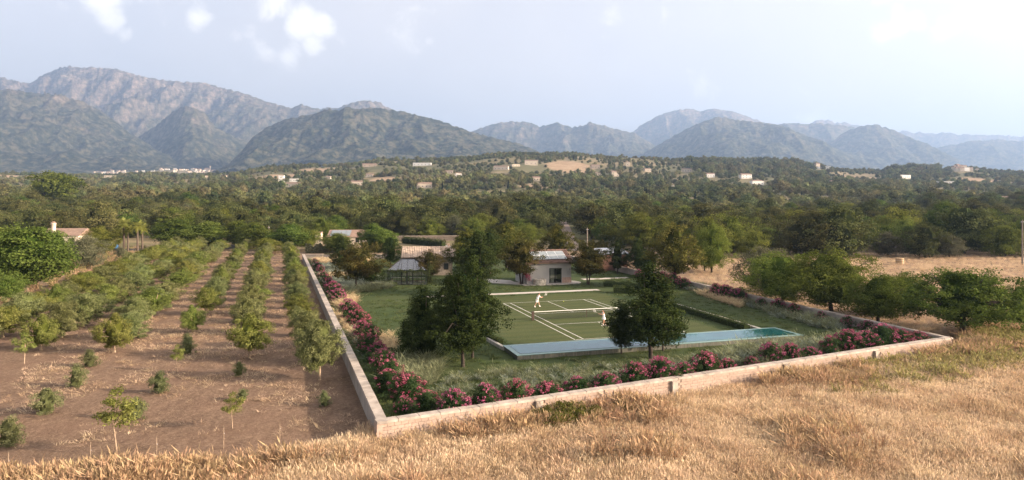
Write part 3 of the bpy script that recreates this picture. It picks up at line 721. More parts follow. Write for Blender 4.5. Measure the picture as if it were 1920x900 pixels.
tag(bl.build('tennis_ball', plain('ball_felt', (.62, .75, .08), .9), smooth=True, loc=bm_p), 'yellow tennis ball in the air between the players', 'ball')

# ------------------------------------------------------------------ houses
M['house_wall'] = plain('house_render', (.37, .355, .335), .9, .10, .7, .004, 18)
M['pink_stone_and_sun'] = plain('pink_stone_and_sun_paint', (.42, .29, .23), .9, .2, 5, .01, 16)  # pink stone; also the warm tone of the painted sun patch on the house
M['tile'] = plain('roof_tile', (.17, .105, .08), .85, .4, 2.5, 0, obj_rand=.2)
M['tile_pale'] = plain('weathered_roof_tile', (.40, .31, .24), .9, .45, 2.2)
M['solar'] = plain('solar_cell', (.20, .225, .235), .22, .1, 3, spec=.6)
M['alu'] = plain('aluminium', (.62, .63, .65), .4, .05)
M['dark_frame'] = plain('dark_bronze_frame', (.025, .022, .02), .5)
M['black_iron'] = plain('black_iron', (.008, .008, .009), .45)
M['curtain'] = plain('linen_curtain', (.62, .57, .50), .9, .1, 3)
M['dark_room'] = plain('room_interior', (.06, .05, .045), .9)
M['white_wall'] = plain('white_wall', (.72, .69, .64), .85, .08, .5)
M['cream_wall'] = plain('cream_wall', (.58, .49, .39), .9, .12, .5)
M['stone_wall'] = plain('rubble_stone', (.30, .25, .20), .95, .35, 3.5, .02, 7)
M['terra'] = plain('terracotta_roof', (.23, .155, .115), .9, .25, 1.5)
def glass_mat(name, tint, rough=.03, alpha=.35):
    m = bpy.data.materials.new(name); m.use_nodes = True; nt = m.node_tree; nt.nodes.clear(); L = nt.links.new
    o = nt.nodes.new('ShaderNodeOutputMaterial'); t = nt.nodes.new('ShaderNodeBsdfTransparent'); t.inputs[0].default_value = (*tint, 1)
    g = nd(nt, 'ShaderNodeBsdfGlossy', Roughness=rough); g.inputs['Color'].default_value = (.9, .9, .9, 1)
    f = nt.nodes.new('ShaderNodeFresnel'); f.inputs[0].default_value = 1.5
    a = math_(nt, 'MULTIPLY_ADD', f.outputs[0], 1.2, alpha*.15, True)
    mx = nt.nodes.new('ShaderNodeMixShader'); L(a, mx.inputs[0]); L(t.outputs[0], mx.inputs[1]); L(g.outputs[0], mx.inputs[2]); L(mx.outputs[0], o.inputs['Surface'])
    return m
M['glass'] = glass_mat('clear_glass', (.90, .93, .92))
M['roof_glass'] = glass_mat('roof_glass', (.88, .91, .90), .06, 1.7)
M['far_window'] = plain('dark_window_glass', (.03, .035, .04), .15, .1, spec=.6)

def tile_slope(name, m, parent, x0, x1, yb, zb, yf, zf, pitch=.24):
    """one roof slope covered with rows of rounded tiles; ridge at (yb, zb), eave at (yf, zf)"""
    mb = MB(); n = max(2, int((x1-x0)/pitch)); w = (x1-x0)/n; rows = max(2, int(math.hypot(yf-yb, zf-zb)/.42))
    dy, dz = (yf-yb)/rows, (zf-zb)/rows
    ln = math.hypot(dy, dz); ny, nz = -dz/ln, dy/ln
    if nz < 0: ny, nz = -ny, -nz
    for k in range(n):
        xc = x0 + (k+.5)*w
        for r_ in range(rows):
            ya, za = yb + dy*r_, zb + dz*r_; ye, ze = ya + dy*1.08, za + dz*1.08
            V = []; rj = random.uniform(-.012, .012)
            for (yy, zz, lift) in ((ya, za, .0), (ye, ze, .045)):
                for a in (-1, -.55, 0, .55, 1):
                    h = .075*math.cos(a*math.pi/2) + lift + .01 + rj
                    V.append((xc + a*w*.5, yy + ny*h, zz + nz*h))
            mb.add(V, [(i, i+5, i+6, i+1) for i in range(4)])
    o = mb.build(name, m, parent); return tag(o, kind='stuff')

def build_studio():
    p = at(1071, 530, .06); a = Vector((p.x, p.y)); W, D, He, Hr = 7.4, 6.0, 3.25, 4.95
    root = empty('studio_house', (a.x, a.y, 0), GROT); tag(root, 'small grey rendered house with tiled roof and solar panels', 'house')
    dx0, dx1, dz0, dz1 = -3.72, -1.62, .12, 2.45       # door opening
    w = MB()
    w.box(-W, dx0, 0, .35, .0, He); w.box(dx1, 0, 0, .35, .0, He); w.box(dx0, dx1, 0, .35, dz1, He); w.box(dx0, dx1, 0, .35, 0, dz0)
    w.box(-W, -W+.35, .35, D-.35, 0, He); w.box(-.35, 0, .35, D-.35, 0, He); w.box(-W, 0, D-.35, D, 0, He)
    for x in (-W, -.35): w.add([(x,0,He),(x+.35,0,He),(x+.35,D,He),(x,D,He),(x,D/2,Hr-.1),(x+.35,D/2,Hr-.1)], [(0,1,2,3),(0,4,5,1),(3,2,5,4),(0,3,4),(1,5,2)])
    w.build('wall', M['house_wall'], root)
    MB().box(-1.55, .02, -.03, .0, .1, .95).build('painted_sun_patch', M['pink_stone_and_sun'], root)  # thin warm slab: low sunlight on the wall foot, put into colour
    MB().box(-W-.05, .9, -1.15, 0, -.1, .085).build('step', M['concrete'], root)
    rf = MB(); t = .10
    rf.hexa([(-W-.35,-.45,He-.02),(.35,-.45,He-.02),(.35,D/2,Hr-.02),(-W-.35,D/2,Hr-.02)], [(-W-.35,-.45,He+t),(.35,-.45,He+t),(.35,D/2,Hr+t),(-W-.35,D/2,Hr+t)])
    rf.hexa([(-W-.35,D/2,Hr-.02),(.35,D/2,Hr-.02),(.35,D+.45,He-.02),(-W-.35,D+.45,He-.02)], [(-W-.35,D/2,Hr+t),(.35,D/2,Hr+t),(.35,D+.45,He+t),(-W-.35,D+.45,He+t)])
    ro = rf.build('roof', M['terra'], root)
    tile_slope('roof_tiles', M['tile'], ro, -W-.35, .35, D/2, Hr+t, -.5, He+t)
    tile_slope('roof_tiles', M['tile'], ro, -W-.35, .35, D/2, Hr+t, D+.5, He+t)
    MB().tube([(-W-.4, D/2, Hr+t+.06), (.4, D/2, Hr+t+.06)], .11, 8).build('ridge_tiles', M['tile'], ro)
    # solar panels: two rows of four
    sl = Vector((0, D/2+.45, Hr-He)); sn = Vector((0, -sl.z, sl.y)).normalized(); q = sl.normalized()
    base = Vector((-6.3, -.45, He+t))
    for r_ in range(2):
        for k in range(4):
            o = base + Vector((k*1.42, 0, 0)) + q*(.75 + r_*1.22) + sn*.2
            e1 = Vector((1.38, 0, 0)); e2 = q*1.18
            pn = MB().hexa([o, o+e1, o+e1+e2, o+e2], [o+sn*.04, o+e1+sn*.04, o+e1+e2+sn*.04, o+e2+sn*.04]).build('solar_panel', M['solar'], root)
            f = MB()
            for s0, s1 in ((o, o+e1), (o+e1, o+e1+e2), (o+e1+e2, o+e2), (o+e2, o)): f.bar(s0+sn*.045, s1+sn*.045, .022)
            f.build('panel_frame', M['alu'], pn)
    # sliding door
    f = MB(); f.box(dx0, dx0+.07, .08, .16, dz0, dz1); f.box(dx1-.07, dx1, .08, .16, dz0, dz1); f.box(dx0+.07, dx1-.07, .08, .16, dz1-.08, dz1); f.box(dx0+.07, dx1-.07, .08, .16, dz0, dz0+.05)
    mxx = (dx0+dx1)/2; f.box(mxx-.04, mxx+.04, .07, .17, dz0+.05, dz1-.08)
    dr = f.build('sliding_door', M['dark_frame'], root)
    for x0, x1 in ((dx0+.07, mxx-.04), (mxx+.04, dx1-.07)):
        MB().box(x0, x1, .11, .12, dz0+.05, dz1-.08).build('pane', M['glass'], dr)
    cu = MB()
    for k in range(8): x = dx0+.45 + k*.07; cu.tube([(x, .55, dz0), (x, .55, dz1)], .045, 6)
    cu.build('curtain', M['curtain'], root)
    MB().box(-W+.36, -.36, .36, D-.36, .01, .06).build('floor', M['dark_room'], root)
    MB().box(dx0+.2, dx0+.26, 2.4, 2.46, .06, 2.4).build('lamp_pole', M['curtain'], root)
    # round paved apron
    ap = MB(); pts = []
    ring = [(-W-1.2, -1.6)] + [(-2.0 + 4.6*math.cos(R(g)), .6 + 2.9*math.sin(R(g))) for g in range(-100, 61, 10)]
    return root
studio = build_studio()
def flat_shape(name, pts, z0, z1, m, label, local=None):
    n = len(pts); P = [local(*p) if local else Vector((p[0], p[1])) for p in pts]
    V = [(p.x, p.y, z0) for p in P] + [(p.x, p.y, z1) for p in P]
    me = bpy.data.meshes.new(name); me.from_pydata(V, [], [list(range(n, 2*n))] + [(i, (i+1) % n, n+(i+1) % n, n+i) for i in range(n)]); me.update()
    return tag(obj(name, me, m), label, kind='structure')
sp = Vector((studio.location.x, studio.location.y))
loc_s = lambda x, y: sp + Vv*x + U*y
flat_shape('paving', [(-8.2, -1.3), (-3, -1.55), (-1.0, -1.5), (.4, -1.2), (1.5, -.4), (1.9, .8), (1.6, 2.2), (.6, 3.4), (-1, 3.9), (-8.2, 3.9)], -.05, .05, M['concrete'], 'pale paving apron around the small grey house', loc_s)
flat_shape('terrace', [(-14.5, 6.5), (-12, 3.5), (-9.6, 1.4), (-8.3, .2), (-8.25, 6.0), (-10.5, 8.5), (-13.5, 9.5)], -.05, .06, M['concrete'], 'pale curved terrace left of the small grey house', loc_s)
flat_shape('terrace', [(3.6, 3.2), (12, 3.4), (12, 4.6), (3.6, 4.6)], -.05, .05, M['concrete'], 'pale terrace strip before the brown slatted building', loc_s)

def build_well():
    c = at(1012.5, 535.5, 0) + Vector((0, .95, 0)); root = empty('stone_well', c); tag(root, 'round pale stone well by the corner of the grey house', 'well')
    prof = [(1.0, -.1), (1.0, .86), (.92, .90), (.68, .90), (.66, .2)]
    MB().lathe(prof, 28).build('well_ring', plain('mottled_stone', (.38, .34, .28), .92, .5, 3.2, .015, 9), root, True)
    MB().lathe([(.67, .25), (.0, .25)], 20).build('well_bottom', M['dark_room'], root)
build_well()

def build_stone_house():
    p = at(752, 483, 3.2); root = empty('stone_house', (p.x, p.y, 0), GROT*.35); tag(root, 'old rubble stone house with weathered tile roof behind the greenhouse', 'house')
    W, D, He, Hr = 9.2, 7.0, 3.1, 4.75
    MB().box(.3, W-.3, .45, D-.3, 0, He).build('wall', M['stone_wall'], root)
    for x in (.3, W-.65):
        g = MB().add([(x,.45,He),(x+.35,.45,He),(x+.35,D-.3,He),(x,D-.3,He),(x,D/2,Hr-.15),(x+.35,D/2,Hr-.15)], [(0,1,2,3),(0,4,5,1),(3,2,5,4),(0,3,4),(1,5,2)]); g.build('gable', M['stone_wall'], root)
    r_ = MB(); t = .08
    r_.hexa([(0,0,He),(W,0,He),(W,D/2,Hr),(0,D/2,Hr)], [(0,0,He+t),(W,0,He+t),(W,D/2,Hr+t),(0,D/2,Hr+t)])
    r_.hexa([(0,D/2,Hr),(W,D/2,Hr),(W,D,He),(0,D,He)], [(0,D/2,Hr+t),(W,D/2,Hr+t),(W,D,He+t),(0,D,He+t)])
    ro = r_.build('roof', M['terra'], root)
    tile_slope('roof_tiles', M['tile_pale'], ro, 0, W, D/2, Hr+t, -.05, He+t, .30)
    tile_slope('roof_tiles', M['tile_pale'], ro, 0, W, D/2, Hr+t, D+.05, He+t, .30)
    MB().box(8.05, 8.45, D/2+.5, D/2+.9, Hr-.4, Hr+.55).build('chimney', M['pink_stone_and_sun'], ro)
    for x in (1.6, 7.4):
        wn = MB().box(x, x+.8, .40, .46, 1.0, 2.1).build('window', M['dark_frame'], root); MB().box(x+.08, x+.72, .385, .40, 1.08, 2.02).build('pane', M['far_window'], wn)
    MB().box(4.2, 5.2, .41, .46, 0, 2.1).build('door', M['net_post'], root)
    # white arched porch piece at the side
    return root
build_stone_house()

def build_greenhouse():
    p = at(726, 534.5, .0); root = empty('greenhouse', (p.x, p.y, 0), GROT*.25); tag(root, 'black framed glass greenhouse with hipped roof at the lawn edge', 'greenhouse')
    W, D, He, Hr = 6.1, 4.6, 2.2, 3.85; k = M['black_iron']
    f = MB(); bw = .07
    xs = [0, .8, 1.5, 2.13, 4.0, 4.6, 5.3, W]
    for x in xs: f.box(x-bw/2, x+bw/2, -bw/2, bw/2, 0, He)
    for x in [0, 1.5, 3.05, 4.6, W]: f.box(x-bw/2, x+bw/2, D-bw/2, D+bw/2, 0, He)
    for y in (1.5, 3.0):
        for x in (0, W): f.box(x-bw/2, x+bw/2, y-bw/2, y+bw/2, 0, He)
    f.bar((-.05, 0, He+.04), (W+.05, 0, He+.04), .11); f.bar((-.05, D, He+.04), (W+.05, D, He+.04), .11)
    f.bar((0, .06, He+.04), (0, D-.06, He+.04), .11); f.bar((W, .06, He+.04), (W, D-.06, He+.04), .11)
    f.bar((.1, -.01, .04), (2.06, -.01, .04), .08); f.bar((4.06, -.01, .04), (W-.1, -.01, .04), .08)
    f.build('frame', k, root)
    ra, rb = 2.0, 4.1; y = D/2
    r_ = MB(); r_.bar((ra-.1, y, Hr), (rb+.1, y, Hr), .16, .20)
    for c, e in (((0, 0), ra), ((0, D), ra), ((W, 0), rb), ((W, D), rb)): r_.bar((c[0], c[1], He+.08), (e, y, Hr), .13)
    for x0, xr in ((1.5, 2.0), (2.13, 2.13), (3.05, 3.05), (4.0, 4.0), (4.6, 4.1)):
        r_.bar((x0, 0, He+.08), (xr, y, Hr), .06)
    r_.build('roof_frame', k, root)
    def pane(pts, nm='pane', par=root):
        n = Vector(pts[1]) - Vector(pts[0]); n2 = Vector(pts[-1]) - Vector(pts[0]); nn = n.cross(n2).normalized()*.008
        V = [Vector(q) for q in pts] + [Vector(q)+nn for q in pts]; c = len(pts)
        F = [tuple(range(c))[::-1], tuple(range(c, 2*c))] + [(i, (i+1) % c, c+(i+1) % c, c+i) for i in range(c)]
        me = bpy.data.meshes.new(nm); me.from_pydata(V, [], F); me.update(); return obj(nm, me, M['roof_glass' if nm == 'roof_pane' else 'glass'], par)
    for a, b in zip(xs[:-1], xs[1:]):
        if a == 2.13: continue
        pane([(a+.05, 0, .09), (b-.05, 0, .09), (b-.05, 0, He-.02), (a+.05, 0, He-.02)])
    bx = [0, 1.5, 3.05, 4.6, W]
    for a, b in zip(bx[:-1], bx[1:]): pane([(a+.05, D, .09), (b-.05, D, .09), (b-.05, D, He-.02), (a+.05, D, He-.02)])
    for x in (0, W):
        for a, b in ((0, 1.5), (1.5, 3.0), (3.0, D)): pane([(x, a+.05, .09), (x, b-.05, .09), (x, b-.05, He-.02), (x, a+.05, He-.02)])
    fx = [(0, None), (1.5, 2.0), (2.13, 2.13), (3.05, 3.05), (4.0, 4.0), (4.6, 4.1), (W, None)]
    for (a, ar), (b, br) in zip(fx[:-1], fx[1:]):
        pts = [(a+.03, 0, He+.09), (b-.03, 0, He+.09)]
        if ar is None: pts += [(br-.05, y, Hr+.01)]
        elif br is None: pts += [(ar+.05, y, Hr+.01)]
        else: pts += [(br-.03, y, Hr+.01), (ar+.03, y, Hr+.01)]
        pane(pts, 'roof_pane')
    pane([(.05, .1, He+.09), (.05, D-.1, He+.09), (ra, y, Hr)], 'roof_pane'); pane([(W-.05, .1, He+.09), (W-.05, D-.1, He+.09), (rb, y, Hr)], 'roof_pane')
    pane([(.05, D, He+.09), (W-.05, D, He+.09), (rb, y, Hr), (ra, y, Hr)], 'roof_pane')
    for x0, x1 in ((2.19, 3.04), (3.06, 3.94)):
        d = MB(); d.box(x0, x0+.10, -.07, .0, .02, He-.02); d.box(x1-.10, x1, -.07, .0, .02, He-.02); d.box(x0+.10, x1-.10, -.07, 0, He-.14, He-.02); d.box(x0+.10, x1-.10, -.07, 0, .02, .16)
        do = d.build('door', k, root); MB().box(x0+.10, x1-.10, -.04, -.03, .16, He-.14).build('pane', M['glass'], do)
    MB().box(.1, W-.1, .1, D-.1, -.02, .05).build('floor', M['concrete'], root)
    return root
gh = build_greenhouse(); ghp = gh.location; ghr = gh.rotation_euler.z
def in_gh(x, y, z=0): q = Matrix.Rotation(ghr, 3, 'Z') @ Vector((x, y, z)); return ghp + q
def bench(x, y, w, label):
    root = empty('planting_bench', in_gh(x, y, .05), ghr); tag(root, label, 'bench', 'greenhouse benches')
    MB().box(0, w, 0, .75, .72, .80).build('bench_top', M['curtain'], root)
    for a in (.05, w-.11):
        for b in (.05, .64): MB().box(a, a+.06, b, b+.06, 0, .72).build('leg', M['pink_stone_and_sun'], root)
    MB().box(.05, w-.05, .1, .65, .22, .26).build('shelf', M['pink_stone_and_sun'], root)
bench(.35, 2.6, 2.1, 'cream planting bench inside the greenhouse, left of its doors')
bench(3.2, 2.4, 2.5, 'cream planting bench inside the greenhouse, right of its doors')

def build_slat_house():
    p = at(1117, 509, .0); root = empty('slatted_building', (p.x, p.y, 0), GROT); tag(root, 'brown slatted outbuilding with low grey roof behind the garden', 'outbuilding')
    W, D, H = 6.6, 5.0, 3.1
    MB().box(.12, W-.12, .12, D, 0, H).build('wall', M['dark_room'], root)
    sm = plain('brown_slat', (.16, .085, .06), .85, .25, 4)
    n = 30; mesh = MB().box(0, .13, 0, .1, 0, H-.5).build('slat', sm, root); me = mesh.data; bpy.data.objects.remove(mesh)
    for k in range(n): obj('slat', me, None, root, (k*W/n, 0, 0))
    for z in (.9, 1.8): MB().box(0, W, -.06, -.003, z, z+.09).build('rail', sm, root)
    MB().box(-.1, W+.1, -.15, D+.2, H-.5, H).build('fascia', sm, root)
    MB().hexa([(-.3,-.4,H),(W+.3,-.4,H),(W+.3,D+.4,H),(-.3,D+.4,H)], [(.1,D*.4,H+.9),(W-.4,D*.4,H+.9),(W-.4,D*.7,H+.95),(.1,D*.7,H+.95)]).build('roof', plain('grey_sheet', (.22, .24, .27), .5, .12, 2), root)
build_slat_house()

# ------------------------------------------------------------------ vegetation makers
def _unit(a): return a / np.maximum(np.linalg.norm(a, axis=-1, keepdims=True), 1e-9)
def leaves_at(rng, P, Nrm, size, aspect=.55, spread=.3):
    n = len(P); r = rng.normal(size=(n, 3)); t = _unit(np.cross(Nrm, r)); b = np.cross(Nrm, t)
    s = size * rng.uniform(1 - spread, 1 + spread, (n, 1))
    V = np.stack([P - t*s*.5, P + b*s*aspect*.5 + Nrm*s*.10, P + t*s*.5, P - b*s*aspect*.5 + Nrm*s*.10], 1).reshape(-1, 3)
    F = np.arange(4*n).reshape(n, 4)
    return V, F
PROF = {
 'dome':  [(0, .45), (.12, .80), (.3, 1), (.5, .98), (.7, .82), (.85, .58), (1, .12)],
 'round': [(0, .35), (.15, .75), (.4, 1), (.65, .92), (.85, .6), (1, .12)],
 'cone':  [(0, .55), (.06, .86), (.16, 1), (.35, .84), (.55, .62), (.75, .38), (.9, .18), (1, .04)],
 'skirt': [(0, .88), (.12, 1), (.3, .95), (.5, .76), (.7, .52), (.86, .28), (1, .05)],
 'egg':   [(0, .30), (.12, .72), (.28, .98), (.45, 1), (.62, .86), (.8, .56), (.93, .26), (1, .05)],
 'flat':  [(0, .55), (.25, .95), (.5, 1), (.75, .85), (1, .35)],
 'bush':  [(0, .75), (.25, 1), (.55, .98), (.8, .72), (1, .2)],
 'spire': [(0, .7), (.1, 1), (.5, .85), (.8, .5), (1, .05)],
}
def crown_mesh(name, seed, prof, R0, z0, H, n_cl, n_lf, lsize, rc, aspect=.55, core=.5, lump=.3, up=.25, droop=0, sub=1):
    """leaf clumps spread through a crown of radius R0 between z0 and z0+H; returns mesh and clump centres"""
    rng = np.random.default_rng(seed)
    pf = np.array(PROF[prof])
    hs = np.linspace(0, 1, 200); w = np.interp(hs, pf[:, 0], pf[:, 1])**1.3 + .05; cdf = np.cumsum(w); cdf /= cdf[-1]
    h = np.interp(rng.random(n_cl), cdf, hs); ph = rng.random(n_cl)*2*np.pi; rho = rng.random(n_cl)**.42
    ks = rng.random(6)*6.28; lum = 1 + lump*(np.sin(2*ph + ks[0] + 5*h)*.5 + np.sin(3*ph + ks[1] - 7*h)*.5 + np.sin(5*ph + ks[2])*.35)
    rad = R0*np.interp(h, pf[:, 0], pf[:, 1])*rho*lum
    C = np.stack([rad*np.cos(ph), rad*np.sin(ph), z0 + h*H*(1 - .12*lump*rng.random(n_cl)) - droop*(rad/R0)**2*H], 1)
    cr = rc*rng.uniform(.6, 1.35, n_cl)
    d = _unit(rng.normal(size=(n_cl, n_lf, 3)) + np.array([0, 0, up])); rr = rng.random((n_cl, n_lf, 1))**.45
    P = (C[:, None, :] + d*rr*cr[:, None, None]*np.array([1.15, 1.15, .75])).reshape(-1, 3)
    out = P - np.array([0, 0, z0 + .35*H]); nrm = _unit(d.reshape(-1, 3)*.8 + _unit(out)*.5 + rng.normal(size=P.shape)*.55 + np.array([0, 0, .25]))
    V, F = leaves_at(rng, P, nrm, lsize, aspect)
    tint = np.clip(.42 + (rng.random(n_cl)[:, None]-.5)*.55 + (rng.random((n_cl, n_lf))-.5)*.55, 0, 1).reshape(-1)
    tint = np.repeat(tint, 4)
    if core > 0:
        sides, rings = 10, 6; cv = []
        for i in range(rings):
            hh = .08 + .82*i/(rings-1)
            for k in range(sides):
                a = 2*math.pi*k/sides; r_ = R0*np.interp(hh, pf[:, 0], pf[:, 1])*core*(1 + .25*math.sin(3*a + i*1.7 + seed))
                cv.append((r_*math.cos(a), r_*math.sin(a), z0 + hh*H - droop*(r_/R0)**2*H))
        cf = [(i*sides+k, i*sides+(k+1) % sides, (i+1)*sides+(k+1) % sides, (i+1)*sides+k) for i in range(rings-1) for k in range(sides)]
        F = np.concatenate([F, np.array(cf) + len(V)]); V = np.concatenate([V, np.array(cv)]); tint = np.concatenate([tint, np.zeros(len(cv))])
    return mesh_np(name, V, F, False, tint), C

def trunk_mesh(name, seed, H, r, C, n_limb=8, lean=.08, fork=.45, stems=1, spread=.12):
    rng = random.Random(seed); mb = MB()
    tops = []
    for s in range(stems):
        a = rng.uniform(0, 6.28); bx, by = (math.cos(a)*spread*(stems > 1), math.sin(a)*spread*(stems > 1))
        lx, ly = rng.uniform(-lean, lean)*H + bx*4, rng.uniform(-lean, lean)*H + by*4
        pts = [(bx, by, -.3), (bx*1.1, by*1.1, .15*fork*H), (bx*1.5 + lx*.3, by*1.5 + ly*.3, fork*H*.6), (bx*2 + lx*.6, by*2 + ly*.6, fork*H), (bx*2.4 + lx, by*2.4 + ly, H*.82)]
        rr = r / math.sqrt(stems)
        mb.tube(pts, [rr*1.45, rr*1.05, rr*.85, rr*.7, rr*.16], 7); tops.append(Vector(pts[3]))
        tops.append(Vector(pts[2]))
    for k in range(n_limb):
        c = Vector(C[rng.randrange(len(C))]); t = min(tops, key=lambda q: (q - c).length + rng.random()*H*.2)
        m = t.lerp(c, .5) + Vector((0, 0, .06*H*rng.uniform(-.3, 1)))
        mb.tube([t - Vector((0, 0, .05*H)), m, c], [r*.42, r*.26, r*.07], 5)
    o = mb.build(name, M['bark'], None, True); me = o.data; bpy.data.objects.remove(o); me.materials.clear(); return me

class Proto:
    def __init__(s, kind, seed, prof, ratio, z0f, leafm, bark, n_cl, n_lf, lsize, rc, H=6.0, r=.16, stems=1, limbs=8, **kw):
        """ratio = crown width / height; z0f = crown base as share of height; sizes for a tree H metres tall"""
        s.H = H; s.W = H*ratio; s.leafm = leafm
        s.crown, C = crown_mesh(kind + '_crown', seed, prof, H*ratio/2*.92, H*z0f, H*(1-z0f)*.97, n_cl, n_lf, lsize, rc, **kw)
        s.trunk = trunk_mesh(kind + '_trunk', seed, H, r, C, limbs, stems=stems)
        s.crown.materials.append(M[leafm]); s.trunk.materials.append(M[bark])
def tree(name, proto, p, h, w, label, cat, group=None, rz=None, crown_name='crown', trunk_name='trunk'):
    root = empty(name, p, random.uniform(0, 6.28) if rz is None else rz); root.scale = (w/proto.W, w/proto.W, h/proto.H)
    obj(trunk_name, proto.trunk, None, root); obj(crown_name, proto.crown, None, root)
    tag(root, label, cat, group); return root

PR = {}
PR['olive'] = [Proto('olive', 11+k, pf, 1.05, (.22, .08, .2, .06, .12, .18)[k], ('olive', 'olive_silver')[k % 2], 'bark_pale', 120, 70, .19, .42, H=4.2, r=.12, stems=st, limbs=7, aspect=.34, core=.45, lump=.4, up=.2)
               for k, (pf, st) in enumerate((('round', 2), ('dome', 1), ('flat', 2), ('bush', 1), ('egg', 2), ('round', 1)))]
PR['shrub'] = [Proto('shrub', 31+k, 'bush', 1.0, .03, 'olive_grey', 'bark', 45, 60, .10, .20, H=1.4, r=.03, limbs=4, aspect=.32, core=.5, lump=.2, up=.4) for k in range(3)]
PR['sapling'] = [Proto('sapling', 37, 'egg', .55, .42, 'olive', 'bark_pale', 26, 50, .14, .26, H=2.6, r=.035, limbs=4, aspect=.34, core=0, lump=.5)]
PR['garden_cone'] = [Proto('garden_cone', 41, 'skirt', .70, .02, 'evergreen', 'bark_dark', 300, 64, .17, .50, H=8.5, r=.13, limbs=14, core=.36, lump=.4, droop=.02),
                     Proto('garden_cone', 42, 'egg', .62, .14, 'evergreen', 'bark_dark', 280, 64, .17, .48, H=9, r=.13, limbs=16, core=.3, lump=.5),
                     Proto('garden_cone', 43, 'cone', .62, .17, 'evergreen', 'bark_dark', 280, 64, .17, .46, H=8.2, r=.12, limbs=16, core=.3, lump=.45)]
PR['garden_round'] = [Proto('garden_round', 51, 'round', .95, .25, 'garden_mixed', 'bark_dark', 190, 55, .20, .55, H=6.5, r=.15, limbs=12, stems=2, core=.42, lump=.4),
                      Proto('garden_round', 52, 'egg', .75, .22, 'garden_yellow', 'bark_dark', 190, 55, .22, .55, H=8, r=.15, limbs=12, core=.42, lump=.35),
                      Proto('garden_round', 53, 'dome', 1.1, .22, 'evergreen', 'bark', 190, 55, .20, .55, H=6, r=.16, limbs=12, stems=2, core=.42, lump=.4)]
PR['oak'] = [Proto('oak', 61+k, pf, rt, .08, 'oak', 'bark_dark', 95, 80, .42, 1.45, H=10, r=.35, limbs=6, core=.48, lump=.42, up=.7)
             for k, (pf, rt) in enumerate((('dome', 1.25), ('bush', 1.15), ('dome', 1.4)))]
PR['deciduous'] = [Proto('deciduous', 71, 'round', .95, .10, 'deciduous', 'bark', 260, 64, .28, .9, H=9, r=.25, limbs=8, core=.5, lump=.35),
                   Proto('deciduous', 72, 'egg', .85, .15, 'deciduous', 'bark', 260, 64, .28, .85, H=9, r=.25, limbs=8, core=.5, lump=.35)]
PR['soft'] = [Proto('soft', 75+k, pf, rt, .13, 'soft', 'bark_dark', 230, 64, .26, .8, H=7, r=.2, limbs=12, stems=2, core=.42, lump=.35, aspect=.3, up=.5)
              for k, (pf, rt) in enumerate((('dome', 1.45), ('round', 1.05)))]
PR['soft_low'] = [Proto('soft_low', 175+k, pf, rt, .06, 'soft', 'bark_dark', 95, 90, .32, 1.05, H=7, r=.2, limbs=6, stems=2, core=.42, lump=.42, aspect=.35, up=.6) for k, (pf, rt) in enumerate((('dome', 1.35), ('bush', 1.15)))]
PR['grey'] = [Proto('grey', 79, 'dome', 1.2, .12, 'grey_green', 'bark', 150, 50, .34, .9, H=7, r=.2, limbs=10, core=.4, lump=.4, aspect=.3)]
PR['carob'] = [Proto('carob', 81, 'flat', 1.55, .26, 'deciduous', 'bark_dark', 330, 60, .22, .62, H=7.2, r=.34, limbs=20, stems=2, core=.36, lump=.4, droop=.05)]
PR['tall_pine'] = [Proto('tall_pine', 85, 'flat', 1.0, .35, 'soft', 'bark', 150, 44, .6, 1.3, H=14, r=.3, limbs=10, core=.5, lump=.35)]

# ------------------------------------------------------------------ garden trees
def gtree(kind, k, base, top, wpx, label, z=0.0, group='garden trees', cat='tree', rz=None):
    p = at(base[0], base[1], z) if z is not None else at(*base)
    h = (base[1] - top) / 1280 * p.y; w = wpx / 1280 * p.y * (1.08 if kind == 'garden_cone' else 1.06)
    nm = {'garden_cone': 'evergreen_tree', 'garden_round': 'garden_tree', 'carob': 'carob_tree', 'soft': 'tamarisk_tree', 'deciduous': 'leafy_tree', 'oak': 'holm_oak', 'grey': 'grey_tree', 'tall_pine': 'pine_tree', 'olive': 'olive_tree'}[kind]
    return tree(nm, PR[kind][k % len(PR[kind])], p, h, w, label, cat, group, rz)
gtree('garden_cone', 0, (793, 670), 524, 112, 'broad dark evergreen with branches down to the lawn left of the pool')
gtree('garden_cone', 1, (868, 688), 494, 118, 'dark evergreen with bare trunk standing nearest the camera by the pool')
gtree('garden_cone', 2, (886, 672), 466, 92, 'tall dark evergreen close to the near pool corner')
gtree('garden_cone', 1, (846, 650), 500, 62, 'dark evergreen rising between the two nearest ones left of the pool')
gtree('garden_cone', 1, (893, 552), 424, 88, 'tall dark evergreen behind the pool group, left of the grey house')
gtree('garden_cone', 2, (1220, 672), 484, 142, 'large dark tree standing before the middle of the pool')
gtree('garden_cone', 1, (1165, 664), 568, 54, 'slim young tree at the left foot of the large pool tree')
gtree('garden_cone', 1, (1243, 658), 545, 66, 'young dark tree tucked behind the large pool tree')
gtree('garden_round', 0, (978, 533), 448, 84, 'tree with reddish crown at the left corner of the grey house')
gtree('garden_round', 0, (1103, 534), 456, 76, 'small tree with russet crown at the right corner of the grey house')
gtree('garden_cone', 1, (1158, 513), 444, 44, 'upright dark tree before the brown slatted building')
gtree('garden_cone', 2, (1195, 514), 441, 46, 'pointed dark tree right of the brown slatted building')
gtree('garden_round', 1, (1266, 537), 414, 98, 'tall yellow-green tree beside the right garden wall')
gtree('garden_round', 0, (668, 544), 458, 90, 'wide forked tree on the lavender bed left of the greenhouse')
gtree('garden_cone', 1, (640, 508), 436, 50, 'dark tree in the far left corner of the garden')
gtree('garden_round', 2, (697, 538), 488, 44, 'small bushy tree between the forked tree and the greenhouse')
